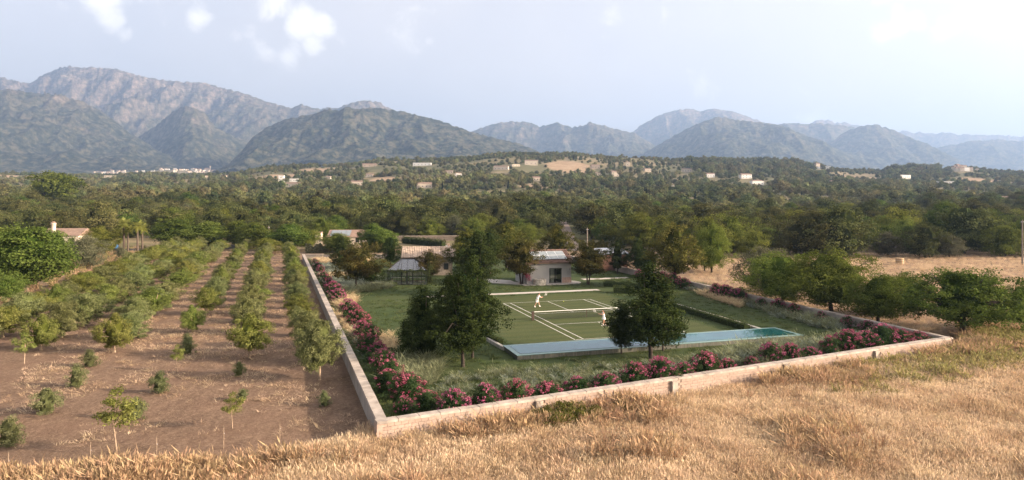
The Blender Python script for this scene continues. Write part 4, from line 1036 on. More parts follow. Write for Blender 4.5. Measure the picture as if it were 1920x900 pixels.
gtree('garden_cone', 1, (733, 500), 440, 46, 'neat dark tree with short trunk behind the greenhouse')
gtree('garden_round', 0, (806, 530), 468, 50, 'brownish small tree in front of the old stone house')
gtree('garden_round', 1, (1046, 492), 418, 66, 'yellow-green tree rising behind the grey house roof')
gtree('garden_round', 1, (950, 505), 414, 84, 'yellow-green tree behind the russet tree by the grey house')
gtree('garden_round', 1, (872, 520), 426, 76, 'olive-green tree right of the old stone house')
gtree('garden_round', 2, (918, 515), 428, 66, 'dark bushy tree between the yellow-green trees behind the lawn')
gtree('garden_round', 2, (1215, 520), 470, 50, 'dark bushy tree beneath the tall yellow-green tree')

# trees outside the right wall
gtree('carob', 0, (1808, 634), 502, 232, 'big spreading tree with twin trunks outside the right wall corner', None, 'trees outside the right wall', rz=.6)
gtree('soft', 1, (1648, 608), 512, 128, 'round fresh-green tree just outside the right wall', None, 'trees outside the right wall')
gtree('soft', 0, (1560, 590), 466, 200, 'wide fresh-green tree behind the round tree by the right wall', None, 'trees outside the right wall')
gtree('soft', 0, (1465, 572), 472, 180, 'spreading olive-green tree with dark stems over the right wall', None, 'trees outside the right wall')
gtree('grey', 0, (1428, 548), 462, 96, 'grey-leaved tree behind the spreading ones by the right wall', None, 'trees outside the right wall')
gtree('soft', 1, (1695, 592), 512, 100, 'small soft-leaved tree between the round tree and the big twin-trunked one', None, 'trees outside the right wall')
gtree('soft', 1, (1915, 618), 530, 90, 'dark green tree cut by the right edge of the picture', None, 'trees outside the right wall')
gtree('soft', 0, (1335, 512), 420, 86, 'bright willowy tree behind the right garden wall', None, 'trees outside the right wall')
gtree('soft', 1, (1320, 508), 450, 60, 'low willowy bush tree left of the bright willowy one', None, 'trees outside the right wall')
gtree('soft', 0, (1205, 470), 398, 130, 'broad light-green tree rising behind the pointed garden trees', None, 'trees behind the garden')

# ------------------------------------------------------------------ oleanders
def make_oleander(seed, nb):
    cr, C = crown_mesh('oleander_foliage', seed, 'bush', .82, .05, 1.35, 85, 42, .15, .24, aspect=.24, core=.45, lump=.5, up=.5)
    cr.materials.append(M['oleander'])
    rng = np.random.default_rng(seed + 5)
    n = nb; ph = rng.random(n)*6.28; hh = rng.random(n)**.7; pf = np.array(PROF['bush'])
    r_ = .84*np.interp(hh, pf[:, 0], pf[:, 1])*rng.uniform(.8, 1.12, n); C2 = np.stack([r_*np.cos(ph), r_*np.sin(ph), .15 + 1.32*hh], 1)
    d = _unit(rng.normal(size=(n, 9, 3)) + np.array([0, 0, .5])); P = (C2[:, None] + d*.08).reshape(-1, 3)
    V, F = leaves_at(rng, P, _unit(d.reshape(-1, 3) + rng.normal(size=P.shape)*.4), .08, .85)
    tint = np.repeat(np.clip(.5 + (rng.random(n)[:, None]-.5)*.7 + (rng.random((n, 9))-.5)*.5, 0, 1).reshape(-1), 4)
    bl = mesh_np('oleander_blossoms', V, F, False, tint); bl.materials.append(M['blossom']); return cr, bl
OLE = [make_oleander(200 + k, nb) for k, nb in enumerate((105, 70, 90, 55, 80))]
ORD = ['first', 'second', 'third', 'fourth', 'fifth', 'sixth', 'seventh', 'eighth', 'ninth', 'tenth', 'eleventh', 'twelfth', 'thirteenth', 'fourteenth', 'fifteenth',
       'sixteenth', 'seventeenth', 'eighteenth', 'nineteenth', 'twentieth', 'twenty-first', 'twenty-second', 'twenty-third', 'twenty-fourth', 'twenty-fifth', 'twenty-sixth', 'twenty-seventh', 'twenty-eighth', 'twenty-ninth', 'thirtieth']
rO = random.Random(77)
def oleander(p, s, label, group, k):
    f, b = OLE[(k*3 + k//4) % 5]; root = empty('oleander_bush', p, rO.uniform(0, 6.28)); root.scale = (s*rO.uniform(.9, 1.15), s*rO.uniform(.9, 1.15), s*rO.uniform(.88, 1.1))
    obj('foliage', f, None, root); obj('blossoms', b, None, root); tag(root, label, 'oleander', group)
wdir = (WB - WA).normalized(); wn = Vector((-wdir.y, wdir.x))
def along_front(px, off):
    t = (px - 960)/1280; o = WA + wn*off; s = (t*o.y - o.x) / (wdir.x - t*wdir.y); q = o + wdir*s; return Vector((q.x, q.y, 0))
front = [(852, 1.5, 1.25), (908, 1.7, 1.3), (968, 1.6, 1.28), (1026, 1.5, 1.05), (1083, 1.7, 1.15), (1136, 1.8, 1.18), (1190, 1.9, 1.4), (1237, 1.7, 1.45), (1283, 1.5, 1.05), (1323, 1.7, 1.45), (1364, 1.4, 1.0),
         (1410, 2.6, .8), (1446, 3.2, 1.15), (1482, 2.8, 1.1), (1520, 2.4, .95), (1556, 2.6, 1.2), (1590, 2.9, 1.45), (1624, 2.6, 1.5), (1655, 2.7, 1.5), (1690, 2.3, 1.35), (1722, 1.8, 1.2), (1742, 1.6, .7)]
for k, (px, off, s) in enumerate(front):
    oleander(along_front(px, off), s*.92, f'pink oleander bush, {ORD[k]} from the near corner along the block wall', 'oleanders along the block wall', k)
ldir = (WC - WA).normalized(); ln = Vector((ldir.y, -ldir.x))
left = [(4.5, 3.4, 1.15), (4.2, 1.9, 1.0), (7.2, 2.6, 1.55), (9.4, 1.7, 1.3), (12.2, 2.3, 1.5), (15.2, 2.2, 1.5), (18.6, 2.3, 1.5), (21.6, 2.0, 1.45), (25.2, 2.4, 1.5), (29, 2.2, 1.35), (34.5, 2.5, 1.6), (38.5, 2.3, 1.55), (43, 2.2, 1.4),
        (52, 1.8, 1.55), (56, 2.0, 1.65), (60.5, 1.8, 1.6), (65, 1.7, 1.5), (74, 1.8, 1.4), (79, 1.6, 1.3), (88, 1.7, 1.4), (95, 1.6, 1.4), (104, 1.6, 1.3)]
for k, (s, off, sc) in enumerate(left):
    q = WA + ldir*s + ln*(off + .3); oleander(Vector((q.x, q.y, 0)), sc*.78, f'pink oleander bush, {ORD[k]} from the near corner along the orchard wall', 'oleanders along the orchard wall', k + 1)
rdir = (WD - WB).normalized(); rn = Vector((-rdir.y, rdir.x))
right = [(5, 1.2, 1.0), (8, 1.4, 1.1), (11, 1.1, .9), (14.5, 1.3, 1.0), (19, 1.2, 1.0), (22, 1.0, 1.1), (25, 1.2, .9), (29.5, 1.4, 1.55), (32, 1.5, 1.6), (34.5, 1.3, 1.35), (43, 1.3, 1.4), (46, 1.3, 1.5), (49, 1.4, 1.5), (53, 1.3, 1.3), (57, 1.5, 1.2)]
for k, (s, off, sc) in enumerate(right):
    q = WB + rdir*s + rn*(off + .3); oleander(Vector((q.x, q.y, 0)), sc*.85, f'pink oleander bush, {ORD[k]} from the right corner along the receding wall', 'oleanders along the receding wall', k + 2)

# ------------------------------------------------------------------ orchard
def row_pt(s, Y):
    x = -.344*Y + 13.6*s; return Vector((x, Y, gz(x, Y)))
rows = [('the row beside the garden wall', .195), ('the second row from the wall', -.204), ('the third row from the wall', -.62), ('the fourth row from the wall', -1.09), ('the fifth row from the wall', -1.54), ('the sixth row from the wall', -2.0)]
rT = random.Random(21)
# explicit near members: (row, photo base y, kind, height, width)
near = {0: [(762, 's', 1.0, .95), (714, 't', 4.7, 3.5)],
        1: [(806, 'p', 2.2, 1.2), (752, 's', .8, .9), (706, 's', 1.2, 1.0), (672, 't', 3.9, 4.3)],
        2: [(852, 'p', 3.6, 2.1), (787, 's', 1.4, 1.3), (737, 's', 1.5, 1.45), (696, 'p', 2.2, 1.0), (664, 's', 1.6, 1.5), (645, 's', 1.1, 1.1)],
        3: [(832, 's', 1.6, 1.7), (776, 's', 1.75, 1.8), (726, 's', 1.7, 1.45), (688, 's', 1.4, 1.5), (660, 't', 3.6, 3.7)],
        4: [(716, 's', 1.0, 1.2), (682, 'p', 2.6, 1.6), (656, 't', 3.4, 3.4)],
        5: [(655, 't', 3.8, 4.0)]}
KN = {'s': 'rounded grey-green olive bush', 'p': 'thin young olive tree', 't': 'grey-green olive tree'}
NMK = {'s': 'olive_bush', 'p': 'young_olive_tree', 't': 'olive_tree'}
for ri, (rname, s) in enumerate(rows):
    members = [(13.6*1280/(py - 374), kd, h, w) for py, kd, h, w in near[ri]]
    Y = members[-1][0] + 5.6
    while Y < (186 if ri != 0 else 178):
        if rT.random() > (.08, .12, .2, .08, .05, .05)[ri]: members.append((Y, 't', rT.uniform(2.7, 4.0), rT.uniform(*((2.5, 3.5), (2.8, 4.2), (2.3, 3.8), (3.7, 5.0), (3.9, 5.2), (3.9, 5.2))[ri])))
        Y += rT.uniform(5.0, 6.2)
    for k, (Y, kd, h, w) in enumerate(members):
        p = row_pt(s + rT.uniform(-.04, .04), Y)
        pr = {'s': PR['shrub'], 'p': PR['sapling'], 't': PR['olive']}[kd]
        tree(NMK[kd], pr[rT.randrange(len(pr))], p, h, w, f'{KN[kd]}, {ORD[k]} from the near end of {rname}', 'olive tree' if kd != 's' else 'bush', 'olive orchard rows', rT.uniform(0, 6.28))

# ------------------------------------------------------------------ scatter of uncountable plants
_sc_count = [0]
def scatter(name, pts, rz, scl, idx, meshes, label, tilt=None):
    """one object whose points carry small plants (geometry nodes)"""
    pc = bpy.data.collections.new(name + '_sources')
    for k, me in enumerate(meshes):
        o = bpy.data.objects.new(f'{name}_source_{k:02d}', me); pc.objects.link(o)
    pts = np.asarray(pts, np.float32); me = bpy.data.meshes.new(name); me.vertices.add(len(pts)); me.vertices.foreach_set('co', pts.ravel())
    n = len(pts); rot = np.zeros((n, 3), np.float32); rot[:, 2] = rz
    if tilt is not None: rot[:, :2] = tilt
    scl = np.asarray(scl, np.float32)
    if scl.ndim == 1: scl = np.repeat(scl[:, None], 3, 1)
    a = me.attributes.new('rt', 'FLOAT_VECTOR', 'POINT'); a.data.foreach_set('vector', rot.ravel())
    a = me.attributes.new('sc', 'FLOAT_VECTOR', 'POINT'); a.data.foreach_set('vector', scl.astype(np.float32).ravel())
    a = me.attributes.new('ix', 'INT', 'POINT'); a.data.foreach_set('value', np.asarray(idx, np.int32)); me.update()
    o = obj(name, me)
    ng = bpy.data.node_groups.new(name + '_scatter', 'GeometryNodeTree')
    ng.interface.new_socket('Geometry', in_out='INPUT', socket_type='NodeSocketGeometry'); ng.interface.new_socket('Geometry', in_out='OUTPUT', socket_type='NodeSocketGeometry')
    N = ng.nodes.new; gi = N('NodeGroupInput'); go = N('NodeGroupOutput'); ip = N('GeometryNodeInstanceOnPoints'); ci = N('GeometryNodeCollectionInfo')
    ci.inputs['Collection'].default_value = pc; ci.inputs['Separate Children'].default_value = True; ci.inputs['Reset Children'].default_value = True
    def named(k, t): q = N('GeometryNodeInputNamedAttribute'); q.data_type = t; q.inputs['Name'].default_value = k; return q.outputs['Attribute']
    L = ng.links.new; e = N('FunctionNodeEulerToRotation'); L(named('rt', 'FLOAT_VECTOR'), e.inputs[0])
    L(gi.outputs[0], ip.inputs['Points']); L(ci.outputs[0], ip.inputs['Instance']); ip.inputs['Pick Instance'].default_value = True
    L(named('ix', 'INT'), ip.inputs['Instance Index']); L(e.outputs[0], ip.inputs['Rotation']); L(named('sc', 'FLOAT_VECTOR'), ip.inputs['Scale'])
    L(ip.outputs[0], go.inputs[0])
    md = o.modifiers.new('scatter', 'NODES'); md.node_group = ng
    tag(o, label, kind='stuff'); return o

def tuft_mesh(name, seed, n, h, spread, w, m, heads=0.0, lean=.35, base_r=.12):
    rng = np.random.default_rng(seed); V = []; F4 = []; F3 = []; T = []
    for k in range(n):
        a = rng.random()*6.28; b = np.array([math.cos(a), math.sin(a), 0])*base_r*math.sqrt(rng.random()); a2 = a + rng.normal()*.6
        d = np.array([math.cos(a2), math.sin(a2), 0]); hh = h*rng.uniform(.6, 1.15); ls = abs(rng.normal())*lean*spread
        s = np.array([-d[1], d[0], 0])*w*rng.uniform(.7, 1.3)
        if rng.random() < .5: s = np.array([math.cos(a2+.8), math.sin(a2+.8), 0])*w
        p1 = b + d*ls*hh*.35 + np.array([0, 0, hh*.6]); p2 = b + d*ls*hh + np.array([0, 0, hh])
        i = len(V); V += [b - s*.5, b + s*.5, p1 + s*.4, p1 - s*.4, p2]; F4.append((i, i+1, i+2, i+3)); F3.append((i+3, i+2, i+4)); tv = rng.random(); T += [tv]*5
        if rng.random() < heads:
            i = len(V); q = p2 - p1; e = s*1.6
            V += [p1 + q*.4, p1 + q*.75 + e, p2 + q*.25, p1 + q*.75 - e]; F4.append((i, i+1, i+2, i+3)); T += [min(1, tv*.5 + .5)]*4
    me = mesh_np(name, np.array(V), [np.array(F4), np.array(F3)], False, T); me.materials.append(m); return me
M['dry_grass'] = leaf('dry_grass_blades', (.44, .325, .21), (.71, .555, .38), .35, .12, .012, patch=((.36, .235, .135), .22, .6))
M['brown_weed'] = leaf('brown_weed_blades', (.24, .155, .09), (.46, .32, .19), .3, .2, .015)
M['green_weed'] = leaf('green_weed_blades', (.10, .095, .03), (.34, .29, .12), .3, .2, .02)
M['lawn_tuft'] = leaf('lawn_tuft_blades', (.028, .048, .013), (.12, .15, .055), .3, .3, .02, patch=((.13, .135, .07), .35, .55))
M['feather'] = leaf('feather_grass_blades', (.075, .09, .04), (.26, .275, .16), .3, .2, .015)
M['straw_tuft'] = leaf('straw_clump_blades', (.36, .26, .14), (.68, .54, .34), .35, .15, .012)
M['lavender'] = leaf('lavender_leaves', (.085, .105, .075), (.28, .31, .24), .25, .15, .015)
nr = np.random.default_rng(5)
def in_poly_pts(poly, dens):
    P = np.array(poly); x0, y0 = P.min(0); x1, y1 = P.max(0); n = int((x1-x0)*(y1-y0)*dens)
    x = nr.uniform(x0, x1, n); y = nr.uniform(y0, y1, n); k = inside(poly, x, y); return x[k], y[k]
def do_scatter(name, x, y, z, s0, s1, meshes, label, tilt=.12, pick=None, mult=None):
    n = len(x); s = nr.uniform(s0, s1, n) * (1 if mult is None else mult)
    scatter(name, np.stack([x, y, z], 1), nr.uniform(0, 6.28, n), s, nr.integers(0, len(meshes), n) if pick is None else pick, meshes, label, nr.normal(0, tilt, (n, 2)))

dry = [tuft_mesh('dry_tuft', 300+k, 52, .50, 1, .0095, M['dry_grass'], .6, .3, .5) for k in range(4)]
weed = [tuft_mesh('weed_tuft', 310+k, 44, .85, 1, .020, M['brown_weed'], .6, .5, .22) for k in range(2)]
gweed = [tuft_mesh('green_weed_tuft', 315+k, 44, .75, 1, .024, M['green_weed'], .5, .5, .22) for k in range(2)]
# field in front of the block wall and round its right end
fx, fy = in_poly_pts([(-34, 27), (60, 27), (78, 58), (70, 84), (46, 70), (40.2, 60.4), (-7.2, 37.3), (-8.6, 41.0), (-11, 38.6), (-15, 36.8), (-26, 35.2), (-36, 34.2)], 20)
vis = (np.abs(fx) < .80*fy + 2) & (nr.random(len(fx)) < np.clip((np.interp(fx, [-36, -26, -15, -11, -8.6, -7], [33.4, 34.2, 35.8, 37.6, 40.2, 90]) - fy)/2.2 + .1 + (fbm(fx/1.5, fy/1.5, 3, 28) - .5), 0, 1)); fx, fy = fx[vis], fy[vis]
dist_wall = -((fx - WA.x)*wn.x + (fy - WA.y)*wn.y)
nz = fbm(fx/6, fy/6, 4, 15); side = np.clip((fx - 20)/22, 0, 1)
pw = np.clip(1.25 - dist_wall/2.6, 0, 1)*(nz > .45)*.5 + (nz > .68)*.2
pg = side*np.clip(1.1 - dist_wall/7.0, 0, 1)*.55
taper = np.clip(.3 + (np.interp(fx, [-36, -26, -15, -11, -8.6, -7], [33.4, 34.2, 35.8, 37.6, 40.2, 90]) - fy)/2.6, .3, 1) * (.72 + .56*fbm(fx/3.5, fy/3.5, 3, 29))
u_ = nr.random(len(fx)); kind = np.where(u_ < pg, 2, np.where(u_ < pg + pw, 1, 0))
for kk, ms, nm, lb in ((0, dry, 'dry_grass', 'tall straw-coloured dry grass filling the foreground field'), (1, weed, 'brown_weeds', 'brown dried weeds along the foot of the block wall'), (2, gweed, 'green_weeds', 'yellow-green weeds growing in the dry field')):
    k = kind == kk; do_scatter(nm, fx[k], fy[k], ground_z(fx[k], fy[k]), .6, 1.25, ms, lb, mult=taper[k])
# dry field behind the right wall
fx, fy = in_poly_pts([(40, 63), (100, 75), (135, 165), (38, 165), (28, 100)], 1.6)
do_scatter('stubble_grass', fx, fy, ground_z(fx, fy), .4, .8, dry, 'short dry stubble in the field behind the right wall')
# litter and low weeds in the orchard
fx, fy = in_poly_pts([(-8, 40), (-30, 37), (-105, 186), (-60, 186)], 5)
k = (nr.random(len(fx)) < np.clip(fbm(fx/4, fy/4, 3, 44)*2.2 - .75, 0, 1)) & (fx < np.array([left_wall_x(v) for v in fy]) - .5); fx, fy = fx[k], fy[k]
litter = [tuft_mesh('litter_tuft', 320+k, 16, .16, 3.2, .02, M['dry_grass'], 0, .9, .3) for k in range(3)]
do_scatter('straw_litter', fx, fy, ground_z(fx, fy), .5, 1.3, litter, 'short straw and stalks lying on the orchard soil')
# weeds between the left trees
fx, fy = in_poly_pts([(-62, 80), (-140, 80), (-170, 190), (-95, 190)], .35)
do_scatter('verge_grass', fx, fy, ground_z(fx, fy), .6, 1.4, gweed + weed, 'rough grass beyond the orchard rows')

# lawn tufts
tufts = [tuft_mesh('lawn_tuft', 330+k, 26, .13, 2.2, .022, M['lawn_tuft'], 0, .6, .24) for k in range(4)]
fx, fy = in_poly_pts(shrink(GIN, .6), 9.0)
du = (fx - CO.x)*U.x + (fy - CO.y)*U.y; dv = (fx - CO.x)*Vv.x + (fy - CO.y)*Vv.y
courtm = (du > -1.2) & (du < 29.7) & (dv > -6.4) & (dv < 16.2)
poolm = (du > -9) & (du < -.4) & (dv > -6) & (dv < 26)
poolp = at(970, 666, .42); pu = (fx - poolp.x)*U.x + (fy - poolp.y)*U.y; pv = (fx - poolp.x)*Vv.x + (fy - poolp.y)*Vv.y
poolm = (pu > -.2) & (pu < 4.3) & (pv > -.2) & (pv < 28.8)
housem = (du > 31) & (du < 34) | (du > 40) & (dv > -2) & (dv < 22)
rough = np.clip(1.25 - (pu + 10)/9, .35, 1.4)
k = ~courtm & ~poolm & ~housem & (nr.random(len(fx)) < np.clip(rough*(fbm(fx/3, fy/3, 3, 51)*1.7 - .15), 0, 1)); fx, fy = fx[k], fy[k]
do_scatter('lawn_tufts', fx, fy, np.zeros(len(fx)), .6, 1.5, tufts, 'uneven tufts of grass over the lawn')

def bed(name, poly_px, dens, meshes, s0, s1, label, z=0):
    poly = [tuple(at(px, py, z).xy) for px, py in poly_px]; x, y = in_poly_pts(poly, dens)
    do_scatter(name, x, y, np.full(len(x), z), s0, s1, meshes, label, .18)
feath = [tuft_mesh('feather_tuft', 340+k, 60, .75, 1.6, .014, M['feather'], .5, .7, .14) for k in range(3)]
straw = [tuft_mesh('straw_tuft', 350+k, 70, .55, 1.8, .014, M['straw_tuft'], .4, .8, .13) for k in range(3)]
lav = [tuft_mesh('lavender_tuft', 360+k, 60, .5, 1.6, .020, M['lavender'], .4, .7, .16) for k in range(3)]
bed('feather_grass', [(728, 722), (742, 692), (745, 672), (790, 668), (830, 690), (815, 722), (770, 738)], 4.5, feath, .7, 1.2, 'pale feather grass below the broad evergreen')
bed('blue_grass', [(632, 592), (655, 625), (690, 672), (735, 735), (775, 745), (735, 690), (690, 640), (650, 598)], 3.5, lav + tufts, .6, .9, 'blue-green grass growing under the oleanders of the orchard wall')
bed('straw_clumps', [(660, 640), (735, 628), (748, 650), (735, 668), (705, 668)], 4, straw, .6, 1.1, 'straw-coloured grass clumps between the oleanders and the lawn')
bed('straw_clumps', [(628, 590), (640, 583), (672, 628), (662, 636)], 4, straw, .6, 1.0, 'straw-coloured grass clumps along the orchard wall bed')
bed('straw_clumps', [(628, 568), (640, 555), (670, 560), (665, 575), (640, 580)], 5, straw, .8, 1.3, 'bright straw grass mound left of the lawn')
bed('lavender_bed', [(592, 497), (690, 497), (700, 515), (598, 516)], 3.2, lav, .8, 1.3, 'grey-green lavender bed in the far left corner')
bed('lavender_bed', [(606, 524), (730, 520), (735, 540), (690, 546), (622, 552)], 3.2, lav, .8, 1.3, 'grey-green lavender bed beneath the forked tree')
bed('straw_clumps', [(590, 488), (640, 487), (700, 488), (700, 494), (592, 495)], 3, straw, .8, 1.3, 'straw grass strip along the far wall')
bed('straw_clumps', [(600, 517), (660, 515), (700, 517), (690, 521), (604, 523)], 3, straw, .7, 1.1, 'straw grass strip between the lavender beds')
bed('feather_grass', [(632, 552), (700, 547), (737, 540), (733, 536), (690, 541), (640, 547)], 6, feath, .7, 1.0, 'pale grass edging of the lavender bed beside the lawn')
bed('straw_clumps', [(1308, 552), (1358, 545), (1396, 562), (1390, 578), (1340, 562)], 9, straw, .7, 1.1, 'pale yellow grass patch on the right-hand lawn')
bed('feather_grass', [(1285, 545), (1300, 532), (1345, 542), (1400, 560), (1500, 590), (1600, 615), (1560, 622), (1440, 590), (1400, 575), (1350, 553)], 3.6, lav + feath, .6, 1.1, 'blue-green tall grass along the receding wall')
bed('feather_grass', [(1330, 676), (1395, 655), (1500, 640), (1560, 640), (1620, 628), (1700, 628), (1620, 655), (1450, 690), (1370, 692)], 3.6, feath + lav, .7, 1.2, 'pale grasses between the pool end and the oleanders')
bed('feather_grass', [(1030, 735), (1150, 700), (1300, 680), (1330, 690), (1200, 715), (1060, 745)], 1.2, lav + feath, .6, .9, 'loose pale grasses between the oleanders on the block wall')
bed('meadow_grass', [(800, 745), (860, 700), (960, 690), (1080, 690), (1200, 684), (1330, 668), (1400, 650), (1330, 690), (1200, 708), (1050, 735), (900, 762), (800, 775)], 4.5, feath + lav + tufts, .4, .8, 'mixed silvery tufts on the slope between the pool and the oleanders')
bed('straw_clumps', [(1050, 738), (1110, 725), (1160, 715), (1166, 720), (1115, 733), (1060, 746)], 2, straw, .5, .8, 'straw clumps at the feet of the block wall oleanders')
bed('straw_clumps', [(1550, 655), (1620, 648), (1740, 634), (1745, 638), (1640, 655), (1560, 668)], 2, straw, .6, .9, 'straw clumps at the feet of the oleanders by the right corner')

# clipped hedge and other low shrubs
def hedge(name, a, b, w, h, label, n=None, matk='hedge', z=0, lsz=.11):
    d = b - a; Ln = d.length; rng = np.random.default_rng(int(abs(a.x*13 + a.y*7)) + 1); n = n or int(Ln*w*330)
    x = rng.random(n)*Ln; side = rng.random(n); P = np.zeros((n, 3)); lum = 1 + .16*np.sin(x*2.3) + .1*np.sin(x*5.1 + 1)
    th = rng.random(n)*np.pi; rr = rng.random(n)**.25
    P[:, 0] = x; P[:, 1] = np.cos(th)*w/2*lum*rr; P[:, 2] = (np.sin(th)**.6)*h*lum*rr
    V, F = leaves_at(rng, P, _unit(np.stack([rng.normal(size=n)*.5, np.cos(th), np.sin(th)], 1) + rng.normal(size=(n, 3))*.5), lsz, .55)
    core = MB().box(.1, Ln-.1, -w*.3, w*.3, -.05, h*.72)
    cv = np.concatenate(core.V); F = np.concatenate([F, np.array(core.F4) + len(V)]); V = np.concatenate([V, cv])
    tint = np.concatenate([np.repeat(np.clip(.45 + (rng.random(n)-.5)*.9, 0, 1), 4), np.full(len(cv), .15)])
    me = mesh_np(name, V, F, False, tint); me.materials.append(M[matk])
    o = obj(name, me, None, None, (a.x, a.y, a.z if z is None else z), math.atan2(d.y, d.x)); tag(o, label, 'hedge'); return o
hedge('hedge', at(1402, 620, 0), at(1262, 578, 0), 1.1, .75, 'low clipped hedge along the right side of the court')
hedge('hedge', at(940, 648, 0), at(905, 632, 0), .7, .6, 'small hedge at the near pool corner behind the dark trees')
hedge('hedge', at(1150, 549, 0), at(1188, 550, 0), 1.8, 1.1, 'dark shrub mass at the right end of the concrete path')
hedge('hedge', at(715, 537, 0), at(745, 536, 0), 1.2, .8, 'dark low shrubs at the left corner of the greenhouse')
hedge('hedge', at(1133, 536, 0), at(1230, 541, 0), 2.2, .8, 'loose green shrubs right of the russet tree by the house')
def shrub(px, py, h, w, label, mk=None, z=None, pr='shrub', k=0):
    p = at(px, py, z); return tree('shrub', PR[pr][k % len(PR[pr])], p, h, w, label, 'shrub', 'shrubs')
M['green_bush'] = leaf('green_bush_leaves', (.05, .06, .012), (.17, .17, .05), .3, .15, .015)
gb_me = crown_mesh('green_bush', 391, 'bush', 1.9, -.1, .95, 170, 50, .11, .28, aspect=.4, core=.5, lump=.3, up=.6)[0]; gb_me.materials.append(M['green_bush'])
for px, py, sx, sz, lb in ((1062, 796, 1.25, 1.35, 'wide low green bush growing in the dry grass against the block wall'), (1185, 776, .85, 1.0, 'smaller low green bush against the block wall right of the wide one')):
    o = obj('green_bush', gb_me, None, None, at(px, py)); o.scale = (sx, .8*sx, sz); tag(o, lb, 'bush', 'bushes against the block wall')
# climbing plants
def vine(name, P, label, mk, cat, lsz=.12, n=600, rad=.25):
    rng = np.random.default_rng(len(P)*31 + n); P = np.array(P); i = rng.integers(0, len(P), n); q = P[i] + rng.normal(size=(n, 3))*rad
    V, F = leaves_at(rng, q, _unit(rng.normal(size=(n, 3)) + np.array([0, -.4, .4])), lsz, .6); o0 = P.mean(0)
    o0[2] = P[:, 2].min(); me = mesh_np(name, V - o0, F, False, np.repeat(np.clip(.45 + (rng.random(n)-.5)*.9, 0, 1), 4)); me.materials.append(M[mk])
    return tag(obj(name, me, None, None, tuple(o0)), label, cat)
vine('climbing_plant', [tuple(in_gh(x, -.1, 2.15 + .12*math.sin(x*4))) for x in np.linspace(.2, 6, 30)], 'dark green climber along the eaves of the greenhouse', 'hedge', 'climber', .14, 1500, .13)
vine('climbing_plant', [tuple(in_gh(6.5 + .2*math.sin(z*3), .4, z)) for z in np.linspace(.2, 2.9, 20)], 'dark green climber at the right corner of the greenhouse', 'hedge', 'climber', .14, 900, .25)
vine('climbing_plant', [tuple(in_gh(-.7 + .2*math.sin(z*3), .4, z)) for z in np.linspace(.2, 2.3, 20)], 'dark green shrub at the left corner of the greenhouse', 'hedge', 'climber', .14, 900, .3)
def hp(x, y, z): q = loc_s(x, y); return (q.x, q.y, z)
vine('bougainvillea', [hp(-7.4 + .25*math.sin(z*2), -.15, z) for z in np.linspace(.9, 2.8, 20)], 'magenta bougainvillea on the left corner of the grey house', 'bougainvillea', 'bougainvillea', .11, 1100, .26)
vine('potted_plants', [tuple(in_gh(x, 2.8, 1.05)) for x in np.linspace(.6, 5.4, 12)], 'green seedlings on the greenhouse benches', 'hedge', 'plants', .1, 500, .16)

# ------------------------------------------------------------------ neighbours behind the garden
def quick_house(px, py, wpx, hm, label, wall='cream_wall', roof='gable', depth=None, rz=None, nwin=3, roofm='terra', group=None, name='house', storeys=1, p=None, w=None, chimney=False):
    p = p or at(px, py); w = w or wpx/1280*p.y; d = depth or min(w*.7, 9); rng = random.Random(int(px*3+py))
    root = empty(name, (p.x, p.y, p.z - .3), rng.uniform(-.25, .35) if rz is None else rz); tag(root, label, 'house', group)
    MB().box(-w/2, w/2, 0, d, 0, hm).build('wall', M[wall], root)
    o = .35; rh = min(d*.22, 2.4)
    if roof == 'gable':
        r_ = MB(); r_.add([(-w/2-o,-o,hm-.02),(w/2+o,-o,hm-.02),(w/2+o,d/2,hm+rh),(-w/2-o,d/2,hm+rh),(w/2+o,d+o,hm-.02),(-w/2-o,d+o,hm-.02)], [(0,1,2,3),(3,2,4,5),(0,5,4,1),(0,3,5),(1,4,2)]); ro = r_.build('roof', M[roofm], root)
    elif roof == 'hip':
        r_ = MB(); i = min(w*.3, d*.5); r_.add([(-w/2-o,-o,hm-.02),(w/2+o,-o,hm-.02),(w/2+o,d+o,hm-.02),(-w/2-o,d+o,hm-.02),(-w/2+i,d/2,hm+rh),(w/2-i,d/2,hm+rh)], [(0,1,5,4),(2,3,4,5),(0,3,2,1),(1,2,5),(3,0,4)]); ro = r_.build('roof', M[roofm], root)
    else:
        ro = MB().box(-w/2-.15, w/2+.15, -.15, d+.15, hm, hm+.35).build('roof', M[wall], root)
    if chimney: MB().box(w*.2, w*.2+.9, d*.4, d*.4+.9, hm, hm+rh+1.3).build('chimney', M[wall], ro)
    for s in range(storeys):
        for k in range(nwin):
            x = -w/2 + w*(k+.5)/nwin; z = hm*(s+.35)/storeys
            wn = MB().box(x-.55, x+.55, -.08, .02, z, z+1.4).build('window', M['dark_frame'], root); MB().box(x-.46, x+.46, -.10, -.08, z+.09, z+1.31).build('pane', M['far_window'], wn)
    return root
HOUSE_SPOTS = []
def far_house(px, py, wpx, hpx, label, **kw):
    p = at(px, py); h = max(3.0, hpx/1280*p.y); HOUSE_SPOTS.append((p.x/p.y, p.y, wpx/1280*.62, h)); return quick_house(px, py, wpx, h, label, **kw)

# house with chimney on the left, beyond the orchard
lp = at(112, 462)
quick_house(112, 462, 66, 3.4, 'pale house with round chimney behind the left-hand trees', 'cream_wall', 'gable', 9, .1, 3, 'terra', p=lp)
ch = empty('chimney_stack', (lp.x - 2.2, lp.y + .6, lp.z)); tag(ch, 'tall pale round chimney rising over the left-hand trees', 'chimney')
MB().lathe([(.75, -.2), (.6, 5.0), (.6, 6.3), (.75, 6.4), (.75, 6.6), (.5, 6.62), (.5, 6.85)], 12).build('shaft', M['cream_wall'], ch, True)
MB().lathe([(.85, 6.85), (.2, 7.2), (0, 7.25)], 12).build('cap', M['terra'], ch)
